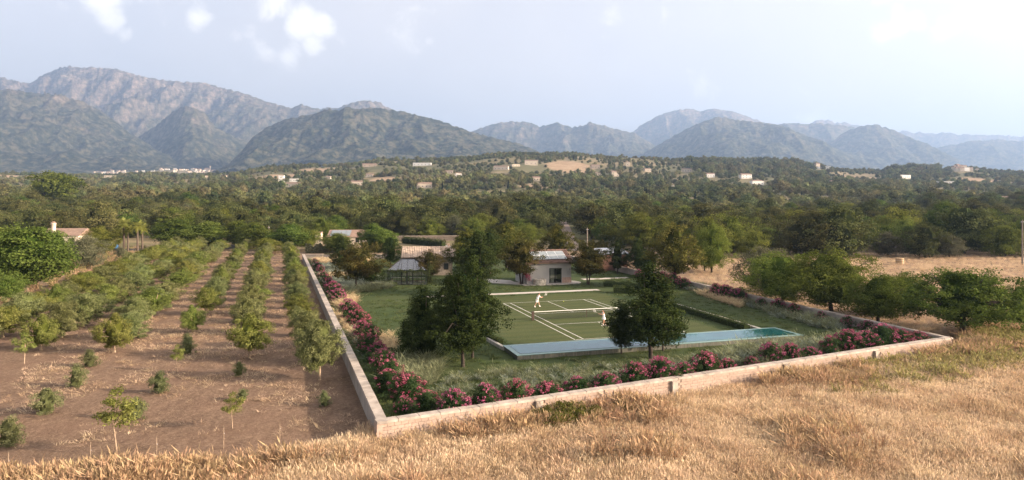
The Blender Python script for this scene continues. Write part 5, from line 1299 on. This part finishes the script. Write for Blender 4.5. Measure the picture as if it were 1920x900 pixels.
# neighbour with solar roof
npz = at(648, 458)
nh = quick_house(648, 458, 66, 2.5, 'low pale house with solar roof beyond the far garden wall', 'cream_wall', 'gable', 9, .05, 3, 'terra', p=npz)
w_ = 66/1280*npz.y
for k in range(4):
    x = -w_/2 + .6 + k*1.5; sl = Vector((0, 4.85, 2.0)); q = sl.normalized(); n_ = Vector((0, -q.z, q.y)); o_ = Vector((x, -.2, 2.5)) + n_*.16 + q*.5
    MB().hexa([o_, o_+Vector((1.4,0,0)), o_+Vector((1.4,0,0))+q*3.9, o_+q*3.9], [v + n_*.05 for v in (o_, o_+Vector((1.4,0,0)), o_+Vector((1.4,0,0))+q*3.9, o_+q*3.9)]).build('solar_panel', M['solar'], nh)
cp = at(598, 458); ch = empty('chimney_stack', (cp.x, cp.y, cp.z)); tag(ch, 'square pale chimney block left of the solar roof house', 'chimney')
MB().box(-.9, .9, -.7, .7, -.3, 2.9).build('shaft', M['cream_wall'], ch)
for x in (-.85, .55): MB().box(x, x+.3, -.65, .65, 2.9, 3.5).build('cap_post', M['cream_wall'], ch)
MB().box(-1.0, 1.0, -.8, .8, 3.5, 3.75).build('cap', M['terra'], ch)
# field wall and hedge, pale road
a, b = at(735, 452), at(862, 451); d = b - a; root = empty('field_wall', a, math.atan2(d.y, d.x)); tag(root, 'long dry stone wall below the dark oaks behind the garden', 'wall')
MB().box(0, d.length, 0, .6, -.5, 1.5).build('wall_face', plain('shade_toned_dry_stone', (.13, .105, .085), .95, .3, 2), root); MB().box(-.05, d.length+.05, -.06, .66, 1.5, 1.65).build('coping', M['stone_wall'], root)  # face coloured darker, the shade on this wall is in its colour
hedge('hedge', at(757, 456), at(832, 464), 2.0, 2.0, 'clipped dark hedge along the pale road behind the garden', n=6000, z=None, lsz=.3)
hedge('hedge', at(678, 474), at(722, 473), 1.6, 2.4, 'yellow-green hedge behind the far garden wall', n=5000, matk='garden_yellow', z=None, lsz=.28)
hedge('hedge', at(572, 475), at(632, 474), 1.4, 2.2, 'brownish hedge screen behind the far left wall corner', n=5000, matk='grey_green', z=None, lsz=.28)
hedge('hedge', at(1085, 470), at(1140, 470), 2.0, 2.6, 'yellow-green hedge behind the brown slatted building', n=5000, matk='garden_yellow', z=None, lsz=.28)
def ribbon(name, pts, w, m, label, dz=.05):
    P = [at(*q) for q in pts]; full = []
    for q0, q1 in zip(P[:-1], P[1:]):
        for k in range(12): full.append(q0.lerp(q1, k/12))
    full.append(P[-1]); V = []; F = []
    for i, q in enumerate(full):
        d = full[min(i+1, len(full)-1)] - full[max(i-1, 0)]; n = Vector((-d.y, d.x, 0)).normalized()*w/2
        for s in (-1, 1): e = q + n*s; V.append((e.x, e.y, gz(e.x, e.y) + dz))
        if i: F.append((2*i-2, 2*i, 2*i+1, 2*i-1))
    me = bpy.data.meshes.new(name); me.from_pydata(V, [], F); me.update(); return tag(obj(name, me, m), label, kind='structure')
ribbon('road', [(752, 451), (790, 454), (850, 465)], 3.5, M['gravel'], 'pale road curving behind the garden past the clipped hedge')
ribbon('track', [(1072, 470), (1066, 446), (1060, 428), (1056, 416)], 4.4, plain('pinkish_track', (.24, .18, .145), .95, .15, .4), 'pale earth track running up between the dark oaks')
# poles
M['pole'] = plain('weathered_pole', (.20, .17, .14), .9, .2, 4)
def pole(px, py, top, label, cross=False):
    p = at(px, py); h = (py - top)/1280*p.y; root = empty('utility_pole', p); tag(root, label, 'pole', 'utility poles')
    MB().tube([(0,0,-.4), (0,0,h)], [.17, .12], 8).build('shaft', M['pole'], root)
    if cross:
        MB().box(-1.6, 1.6, -.08, .08, h-.55, h-.35).build('crossarm', M['alu'], root)
        for x in (-1.4, -.7, .7, 1.4): MB().lathe([(.05, h-.35), (.12, h-.2), (.05, h-.05)], 8, x, 0).build('insulator', M['white_wall'], root)
    else: MB().box(-.3, .3, -.05, .05, h-.5, h-.4).build('bracket', M['alu'], root)
pole(1101, 478, 427, 'thin bare pole standing before the dark oaks behind the house')
pole(1170, 440, 400, 'pole with pale crossarm among the oak crowns', True)
pole(1917, 497, 412, 'pole at the right edge of the picture on the dry field')
pole(1549, 478, 428, 'thin dark pole before the trees on the right')
pole(504, 458, 424, 'pale pole among the leafy trees beyond the orchard')
pole(1680, 482, 460, 'short thin pole at the edge of the dry field below the oaks')
# dark panel fence beyond the orchard
def panel_fence(p0, p1, n, label):
    a, b = at(*p0), at(*p1); d = b - a; root = empty('panel_fence', a, math.atan2(d.y, d.x)); tag(root, label, 'fence', 'panel fences beyond the orchard'); L_ = d.length/n
    dk = M['dark_frame']; pm = plain('grey_panel', (.07, .07, .072), .8, .15, 2)
    for k in range(n+1): MB().box(k*L_-.06, k*L_+.06, -.06, .06, -.2, 1.35).build('post', dk, root)
    for k in range(n): MB().box(k*L_+.06, (k+1)*L_-.06, -.03, .03, .05, 1.25).build('panel', pm, root)
panel_fence((192, 476), (264, 475), 7, 'dark panel fence under the palm trees')
panel_fence((412, 468), (440, 467), 3, 'short dark panel fence beyond the middle orchard rows')
# parasol
pp = at(219, 474); root = empty('parasol', pp); tag(root, 'closed blue parasol beside the palm trees', 'parasol')
MB().tube([(0,0,-.1), (0,0,2.6)], .03, 6).build('pole', M['alu'], root)
MB().lathe([(.05, 2.7), (.35, 2.1), (.62, 1.0), (.55, .9), (.3, .95)], 10).build('canopy', plain('blue_canvas', (.02, .16, .42), .8), root)
# hay bale
hb = at(1687, 496); root = empty('hay_bale', hb, .4); tag(root, 'round hay bale standing on the dry field', 'hay bale')
hm_ = plain('hay', (.36, .25, .14), .95, .3, 5, .03, 12)
MB().lathe([(0, -.05), (.72, -.05), (.78, .05), (.78, 1.25), (.72, 1.33), (0, 1.34)], 20).build('bale', hm_, root); MB().lathe([(.785, .35), (.79, .37), (.785, .39)], 20).build('twine', M['curtain'], root); MB().lathe([(.785, .85), (.79, .87), (.785, .89)], 20).build('twine', M['curtain'], root)
# stakes of the old wire fence at the field edge
for k, (px, py, w) in enumerate(((15, 897, 'by the left picture edge'), (169, 876, 'second from the left picture edge'), (293, 864, 'in the middle of the line'), (419, 842, 'second nearest the wall corner'), (524, 832, 'nearest the wall corner'))):
    p = at(px, py); root = empty('fence_stake', p); tag(root, 'thin rusty fence stake at the field edge, ' + w, 'stake', 'fence stakes at the field edge')
    MB().tube([(0,0,-.2), (.02,0,.7), (.01,.01,1.25)], [.018, .017, .015], 6).build('rod', M['bark_pale'], root); MB().tube([(.02,0,.8), (.06,.02,.83), (.02,.04,.86)], .006, 5).build('wire_loop', M['alu'], root)

# palms
def make_palm():
    rng = random.Random(4); H = 6.0; tm = MB().tube([(0,0,-.2), (.1,.05,H*.35), (.05,0,H*.7), (0,0,H)], [.32, .24, .22, .2], 9).build('trunk', M['bark'], None, True); t_me = tm.data; bpy.data.objects.remove(tm)
    V = []; F = []; T = []
    for k in range(34):
        az = rng.uniform(0, 6.28); el = rng.uniform(-.5, 1.25); L_ = rng.uniform(1.7, 2.3); prev = None; tv = .25 + .6*max(0, el)/1.25
        for i in range(9):
            s = i/8; e = el - s*s*1.1; r_ = L_*s*math.cos(el*.6); p = Vector((math.cos(az)*r_, math.sin(az)*r_, H + L_*s*math.sin(el) - s*s*.9)); sd = Vector((-math.sin(az), math.cos(az), 0)); wl = .8*math.sin(math.pi*min(1, s*.9+.12))
            if prev:
                for q in (-1, 1):
                    for c in (0, .5):
                        a_ = prev.lerp(p, c); b_ = prev.lerp(p, c + .35); tip = a_.lerp(p, .9) + sd*q*wl + Vector((0, 0, -.18*wl + rng.uniform(-.05, .05)))
                        j = len(V); V += [a_, b_, tip]; F.append((j, j+1, j+2)); T += [tv]*3
            prev = p
    me = mesh_np('palm_fronds', np.array([tuple(v) for v in V]), np.array(F), False, T); me.materials.append(M['palm']); return t_me, me
PT, PFm = make_palm()
for px, py, top, sx, lb in ((232, 478, 405, 1.0, 'tallest palm with full crown beyond the orchard'), (258, 479, 411, .85, 'slender palm in the middle of the palm group'), (267, 477, 416, .85, 'palm with leaning crown at the right of the palm group'), (240, 478, 420, .8, 'palm half hidden behind the tallest palm'), (223, 476, 446, .55, 'short young palm beside the blue parasol')):
    p = at(px, py); h = (py - top)/1280*p.y; root = empty('palm_tree', p, px*.7); root.scale = (sx*1.1, sx*1.1, h/7.4); obj('trunk', PT, None, root); obj('fronds', PFm, None, root); tag(root, lb, 'palm', 'palms beyond the orchard')

# leafy trees with a place of their own on the left
LT = [('deciduous', (47, 548), 415, 150, 'big bright green tree at the left edge beyond the olive rows'), ('deciduous', (8, 520), 424, 110, 'green tree cut by the left picture edge'), ('deciduous', (14, 566), 515, 60, 'low yellow-green bush tree at the left edge'),
      ('deciduous', (98, 500), 430, 80, 'green tree behind the big bright one on the left'), ('grey', (162, 503), 442, 82, 'brownish almond-like tree with dark trunk on bare soil'), ('soft', (190, 478), 424, 80, 'dull green tree between the brownish tree and the palms'),
      ('grey', (226, 488), 462, 26, 'small grey shrub tree beneath the palms'), ('deciduous', (333, 466), 406, 92, 'full green tree right of the palms'), ('deciduous', (392, 464), 414, 74, 'green tree second right of the palms'), ('deciduous', (448, 462), 412, 64, 'green tree third right of the palms'),
      ('deciduous', (476, 466), 416, 66, 'leafy tree behind the middle orchard rows'), ('soft', (500, 476), 446, 60, 'rounded olive-green tree at the far end of the orchard'), ('deciduous', (545, 470), 416, 78, 'bright leafy tree at the far left corner of the garden'), ('soft', (575, 470), 428, 50, 'soft-leaved tree just outside the far left garden corner'),
      ('deciduous', (700, 470), 418, 60, 'fresh green tree beyond the far garden wall'), ('deciduous', (722, 470), 430, 56, 'fresh green bush tree right of the one beyond the far wall'), ('tall_pine', (104, 398), 322, 92, 'tall yellow-green pine standing out over the left plain'),
      ('deciduous', (632, 474), 436, 56, 'green shrub tree before the solar roof house'), ('deciduous', (895, 470), 428, 60, 'yellow-green tree behind the tall dark evergreen'), ('soft', (990, 462), 420, 64, 'soft olive tree above the grey house on the left'), ('deciduous', (1300, 466), 414, 70, 'yellowish tree above the right garden wall')]
for kd, b_, top, wpx, lb in LT: gtree(kd, b_[0], b_, top, wpx, lb, None, 'trees standing behind the garden and orchard')

# ------------------------------------------------------------------ houses of the plain and the hill
FH = [(185, 373, 30, 9, 'white barn roof among trees on the left plain', dict(wall='white_wall', roofm='cream_wall')), (205, 333, 20, 4, 'flat pale villa far out on the left plain', dict(roof='flat')), (543, 352, 44, 8, 'long pinkish house with tiled roof left of the hill', dict(nwin=5)),
      (527, 342, 10, 13, 'narrow white tower house beside the long pinkish one', dict(wall='white_wall', roof='flat', nwin=1, storeys=2)), (551, 341, 16, 6, 'small white house right of the white tower house', dict(wall='white_wall', roof='flat')), (590, 309, 26, 9, 'big pale villa crowning the left end of the hill', dict(nwin=4, roof='hip')),
      (615, 336, 9, 5, 'tiny pink house below the hilltop villa', dict()), (670, 348, 22, 7, 'pale house with broad roof at the foot of the hill', dict(nwin=4)), (796, 353, 28, 9, 'cream house with orange roof above the oak band', dict(nwin=4)), (791, 311, 34, 6, 'wide white villa on the hillside', dict(wall='white_wall', roof='flat', nwin=5)),
      (693, 313, 26, 5, 'low grey farmhouse near the hill crest', dict(wall='stone_wall')), (691, 332, 16, 5, 'small pale house halfway down the hill on the left', dict()), (939, 319, 28, 7, 'broad pale farmhouse in the middle of the hill', dict(nwin=4)), (860, 331, 11, 6, 'small white house below the hillside villa', dict(wall='white_wall')), (842, 325, 14, 4, 'low tiled house beside the small white one', dict()),
      (996, 310, 24, 9, 'pale house with steep roof high on the hill', dict()), (1008, 339, 17, 6, 'cream house under the terraced field', dict()), (968, 312, 15, 4, 'flat house right of the broad farmhouse', dict(roof='flat')), (1154, 331, 14, 9, 'pink square house below the hill wood', dict(storeys=2, nwin=2)), (1117, 317, 16, 7, 'stone house on the terraced slope', dict(wall='stone_wall')),
      (1177, 312, 7, 8, 'slim pinkish house on the hill crest', dict(nwin=1)), (1288, 323, 19, 6, 'house with orange roof in the woods right of the hill', dict(nwin=4)), (1256, 355, 22, 7, 'white cubic house above the track', dict(wall='white_wall', roof='flat')), (1333, 333, 15, 7, 'white house among pines on the right slope', dict(wall='white_wall')),
      (1400, 335, 21, 8, 'white two-storey house right of the pine wood', dict(wall='white_wall', storeys=2)), (1422, 348, 24, 9, 'white house with hipped roof and long wall on the right plain', dict(wall='white_wall', roof='hip')), (1292, 377, 17, 5, 'low grey-roofed shed near the oak crowns', dict(roof='flat', wall='stone_wall')), (1698, 335, 24, 7, 'white flat-roofed villa below the right-hand pine clump', dict(wall='white_wall', roof='flat', nwin=5)),
      (1778, 345, 34, 5, 'long low white building on the right plain', dict(wall='white_wall', roof='flat', nwin=6)), (1880, 380, 32, 9, 'white gabled house near the right picture edge', dict(wall='white_wall')), (1514, 359, 30, 6, 'pale low house behind cypresses on the right plain', dict()), (1122, 329, 10, 5, 'small cream house beside the pink square one', dict()),
      (1735, 343, 12, 4, 'small white shed left of the long low building', dict(wall='white_wall', roof='flat', nwin=1)), (1215, 322, 12, 5, 'small pale house at the lower edge of the hill wood', dict()), (1560, 344, 12, 5, 'small cream house in the right plain', dict()), (390, 334, 10, 4, 'small orange-roofed house on the left plain', dict()), (418, 333, 9, 4, 'small pink-roofed house below the far village', dict())]
for px, py, wpx, hpx, lb, kw in FH: far_house(px, py, wpx, hpx, lb, group='houses on the plain and the hill', **kw)

# far villages
vm = []
for k, (w, d, h, rf) in enumerate(((11, 9, 7, 1), (15, 10, 6, 1), (9, 9, 9, 1), (13, 9, 7, 0))):
    mb = MB().box(-w/2, w/2, 0, d, -3, h)
    me0 = mb.build('wall', M['cream_wall'] if k != 3 else M['white_wall']); wme = me0.data; bpy.data.objects.remove(me0)
    r_ = MB()
    if rf: r_.add([(-w/2-.3,-.3,h),(w/2+.3,-.3,h),(w/2+.3,d/2,h+2.2),(-w/2-.3,d/2,h+2.2),(w/2+.3,d+.3,h),(-w/2-.3,d+.3,h)], [(0,1,2,3),(3,2,4,5),(0,5,4,1),(0,3,5),(1,4,2)])
    else: r_.box(-w/2-.2, w/2+.2, -.2, d+.2, h, h+.6)
    r0 = r_.build('roof', M['terra']); rme = r0.data; bpy.data.objects.remove(r0); vm.append((wme, rme))
rv = random.Random(8)
def village(n, pick, label, group):
    for k in range(n):
        x, y = pick(); z = gz(x, y); root = empty('village_house', (x, y, z), rv.uniform(-.4, .4)); s = rv.uniform(.8, 1.35); root.scale = (s, s, s*rv.uniform(.9, 1.2)); w, r_ = vm[rv.randrange(4)]
        obj('wall', w, None, root); obj('roof', r_, None, root); tag(root, label, 'house', group); HOUSE_SPOTS.append((x/y, y, .0045, 12))
def pick_left():
    px = rv.choice([rv.gauss(385, 38), rv.gauss(330, 50), rv.uniform(180, 235), rv.gauss(410, 30)]); px = min(455, max(175, px)); y = rv.uniform(3720, 4080); return (px-960)/1280*y, y
village(120, pick_left, 'pale little house of the far village under the big mountain', 'houses of the far village on the left')
def pick_on(pxs, rows):
    def f():
        px = rv.uniform(*rv.choice(pxs)); p = at(px, rv.uniform(*rows)); return p.x, p.y
    return f
village(36, pick_on([(1520, 1575), (1590, 1650)], (311, 317)), 'pale little house of the distant village beyond the pine wood', 'houses of the distant village beyond the pines')
village(34, pick_on([(1780, 1870), (1870, 1915)], (314, 323)), 'pale little house of the hazy village at the right horizon', 'houses of the hazy village on the right')
cpos = ((388-960)/1280*3980, 3980); root = empty('church', (cpos[0], cpos[1], gz(*cpos))); tag(root, 'pale church with square tower in the middle of the far village', 'church')
MB().box(-14, 14, 0, 14, -3, 15).build('nave', M['cream_wall'], root); MB().add([(-14.5,-.5,15),(14.5,-.5,15),(14.5,7,20),(-14.5,7,20),(14.5,14.5,15),(-14.5,14.5,15)], [(0,1,2,3),(3,2,4,5),(0,5,4,1),(0,3,5),(1,4,2)]) if False else None
rr_ = MB(); rr_.add([(-14.5,-.5,15),(14.5,-.5,15),(14.5,7,20),(-14.5,7,20),(14.5,14.5,15),(-14.5,14.5,15)], [(0,1,2,3),(3,2,4,5),(0,5,4,1),(0,3,5),(1,4,2)]); rr_.build('roof', M['terra'], root)
MB().box(14.2, 20, 2, 8, -3, 28).build('tower', M['cream_wall'], root); sp_ = MB(); sp_.add([(14,1.8,28),(20.2,1.8,28),(20.2,8.2,28),(14,8.2,28),(17.1,5,36)], [(0,3,2,1),(0,1,4),(1,2,4),(2,3,4),(3,0,4)]); sp_.build('spire', M['terra'], root)

# ------------------------------------------------------------------ woods of the plain
FRONT = [(-400, 446), (0, 446), (120, 452), (280, 444), (420, 456), (560, 452), (740, 448), (860, 448), (1000, 452), (1045, 440), (1075, 440), (1085, 456), (1150, 462), (1230, 462), (1300, 482), (1350, 492), (1500, 494), (1570, 488), (1650, 484), (1920, 484), (2400, 486)]
def jitter(Y0, Y1, sp):
    n = int((Y1-Y0)/sp); out = []
    for i in range(n):
        y = Y0 + i*sp; m = int(1.72*y/sp); x = (np.arange(m) - m/2)*sp + nr.uniform(-.42, .42, m)*sp; out.append(np.stack([x, np.full(m, y) + nr.uniform(-.42, .42, m)*sp], 1))
    return np.concatenate(out)
P = np.concatenate([jitter(160, 460, 9.6), jitter(460, 1000, 10.5), jitter(1000, 2300, 12.5), jitter(2300, 4300, 24)])
x, y = P[:, 0], P[:, 1]; px = 960 + 1280*x/y
edgeY = 13.6*1280/(lerp_pts(px, FRONT) - 374)
fld = fbm(x/95, y/70, 4, 61); big = fbm(x/420, y/300, 3, 62)
belt = (y > edgeY) & (y < 410 + 60*np.sin(px/130.0) + 40*np.sin(px/47.0))
dens = np.where(belt, .97, np.clip((fld - .37)*3.6 + (big - .5)*1.0 + .30, .14, .97))
dens = np.where((y > 1250) & (y < 2300), np.clip((fbm(x/60, y/110, 4, 64) - .38)*4 + .2 + ((px > 1290) & (px < 1545))*.5, .12, .97), dens)
keep = (y > edgeY) & (nr.random(len(x)) < dens)
for cx, cy, rx, ry in TAN: keep &= np.hypot((x-cx)/rx, (y-cy)/ry) > 1
# keep the tracks, the village and the houses' fronts open
for t, Yh, hw, h in HOUSE_SPOTS: keep &= ~((np.abs(x/y - t) < hw) & (y > Yh - 16*h - 20) & (y < Yh + 14))
tr = [at(1072, 470), at(1066, 446), at(1060, 428), at(1056, 416)]
for q0, q1 in zip(tr[:-1], tr[1:]):
    dd = (q1-q0).xy; L2 = dd.length_squared; s = np.clip(((x-q0.x)*dd.x + (y-q0.y)*dd.y)/L2, 0, 1); keep &= np.hypot(x-(q0.x+dd.x*s), y-(q0.y+dd.y*s)) > 6.5
x, y, belt = x[keep], y[keep], belt[keep]; px = 960 + 1280*x/y
z = ground_z(x, y) - .2; u_ = nr.random(len(x)); g = fbm(x/60, y/60, 3, 71)
rs = np.clip((px - 1150)/200, 0, 1)*(y < 300)*.32; kind = np.where(u_ < .58 - rs + (g-.5)*1.2, 0, np.where(u_ < .74 - rs + (g-.5)*.6, 1, np.where(u_ < .91, 2, 3)))     # oak, leafy, soft, grey
size = np.clip(nr.normal(.98, .24, len(x)), .5, 1.6); size = size*np.where((y > 1250) & (((px > 1290) & (px < 1545)) | ((px > 1665) & (px < 1765))), 1.75, 1); size = np.where(belt, size*1.0, size*np.where(y < 1200, .72, .62))
# the nearest trees in view are individuals
vis = np.abs(x/y) < .765; od = np.argsort(np.where(vis, y, 1e9)); quota = {0: 210, 1: 70, 2: 70, 3: 40}; used = {k: 0 for k in quota}; ind = np.zeros(len(x), bool)
KI = {0: ('oak', 'holm_oak', 'dark dome-shaped holm oak in the woods behind the garden'), 1: ('deciduous', 'leafy_tree', 'fresh green leafy tree among the dark oaks'), 2: ('soft_low', 'tamarisk_tree', 'soft olive-green tree among the dark oaks'), 3: ('grey', 'grey_tree', 'grey-green tree among the dark oaks')}
HB = {0: 9.6, 1: 8.6, 2: 7.6, 3: 6.8}
for i in od:
    if not vis[i] or y[i] > 420: continue
    k = int(kind[i])
    if used[k] >= quota[k]: continue
    used[k] += 1; ind[i] = True; pr, nm, lb = KI[k]; pro = PR[pr][int(i) % len(PR[pr])]; h = HB[k]*size[i]
    tree(nm, pro, (float(x[i]), float(y[i]), float(z[i])), h, h*pro.W/pro.H*random.uniform(.9, 1.15), lb, 'tree', nm.replace('_', ' ') + 's of the near woods')
r_ = ~ind & belt
near_m = [p.crown for p in PR['oak']] + [p.crown for p in PR['deciduous']] + [p.crown for p in PR['soft_low']] + [p.crown for p in PR['grey']]
offs = [0, 3, 5, 7]; cnt = [3, 2, 2, 1]; HH = [10]*3 + [9]*2 + [7]*2 + [7]
kk = kind[r_]; ix = np.array([offs[a] + nr.integers(0, cnt[a]) for a in kk]); sc = np.array([HB[a] for a in kk])*size[r_]/np.array([HH[a] for a in ix])
scatter('woods', np.stack([x[r_], y[r_], z[r_]], 1), nr.uniform(0, 6.28, r_.sum()), sc, ix, near_m, 'deep belt of dark oaks and mixed trees across the plain')
# distant trees: lighter crowns
def far_crown(seed, pf, W, H, ncl, nl, ls, rc, m='far_trees', z0=0): me, _ = crown_mesh('far_crown', seed, pf, W/2, z0, H, ncl, nl, ls, rc, core=.52, lump=.3, up=.5); me.materials.append(M[m]); return me
fm = [far_crown(401, 'dome', 9, 7, 60, 16, .8, 1.0), far_crown(402, 'dome', 8.5, 6.2, 60, 16, .8, 1.0), far_crown(403, 'bush', 8, 5.5, 60, 16, .8, .9), far_crown(404, 'round', 8, 7, 60, 16, .8, 1.0), far_crown(405, 'spire', 2.6, 11, 50, 16, .6, .45, 'cypress'), far_crown(406, 'flat', 9, 7, 60, 16, .8, 1.1, z0=3.5)]
f_ = ~belt; n = int(f_.sum()); uu = nr.random(n); pine = fbm(x[f_]/180, y[f_]/180, 3, 91) > .56
ix = np.where(uu < .012, 4, np.where(pine & (uu < .75), 5, np.where(uu < .35, 0, np.where(uu < .58, 1, np.where(uu < .86, 2, 3)))))
scatter('far_woods', np.stack([x[f_], y[f_], z[f_]], 1), nr.uniform(0, 6.28, n), size[f_]*1.35, ix, fm, 'scattered groves and trees over the plain and the hill')
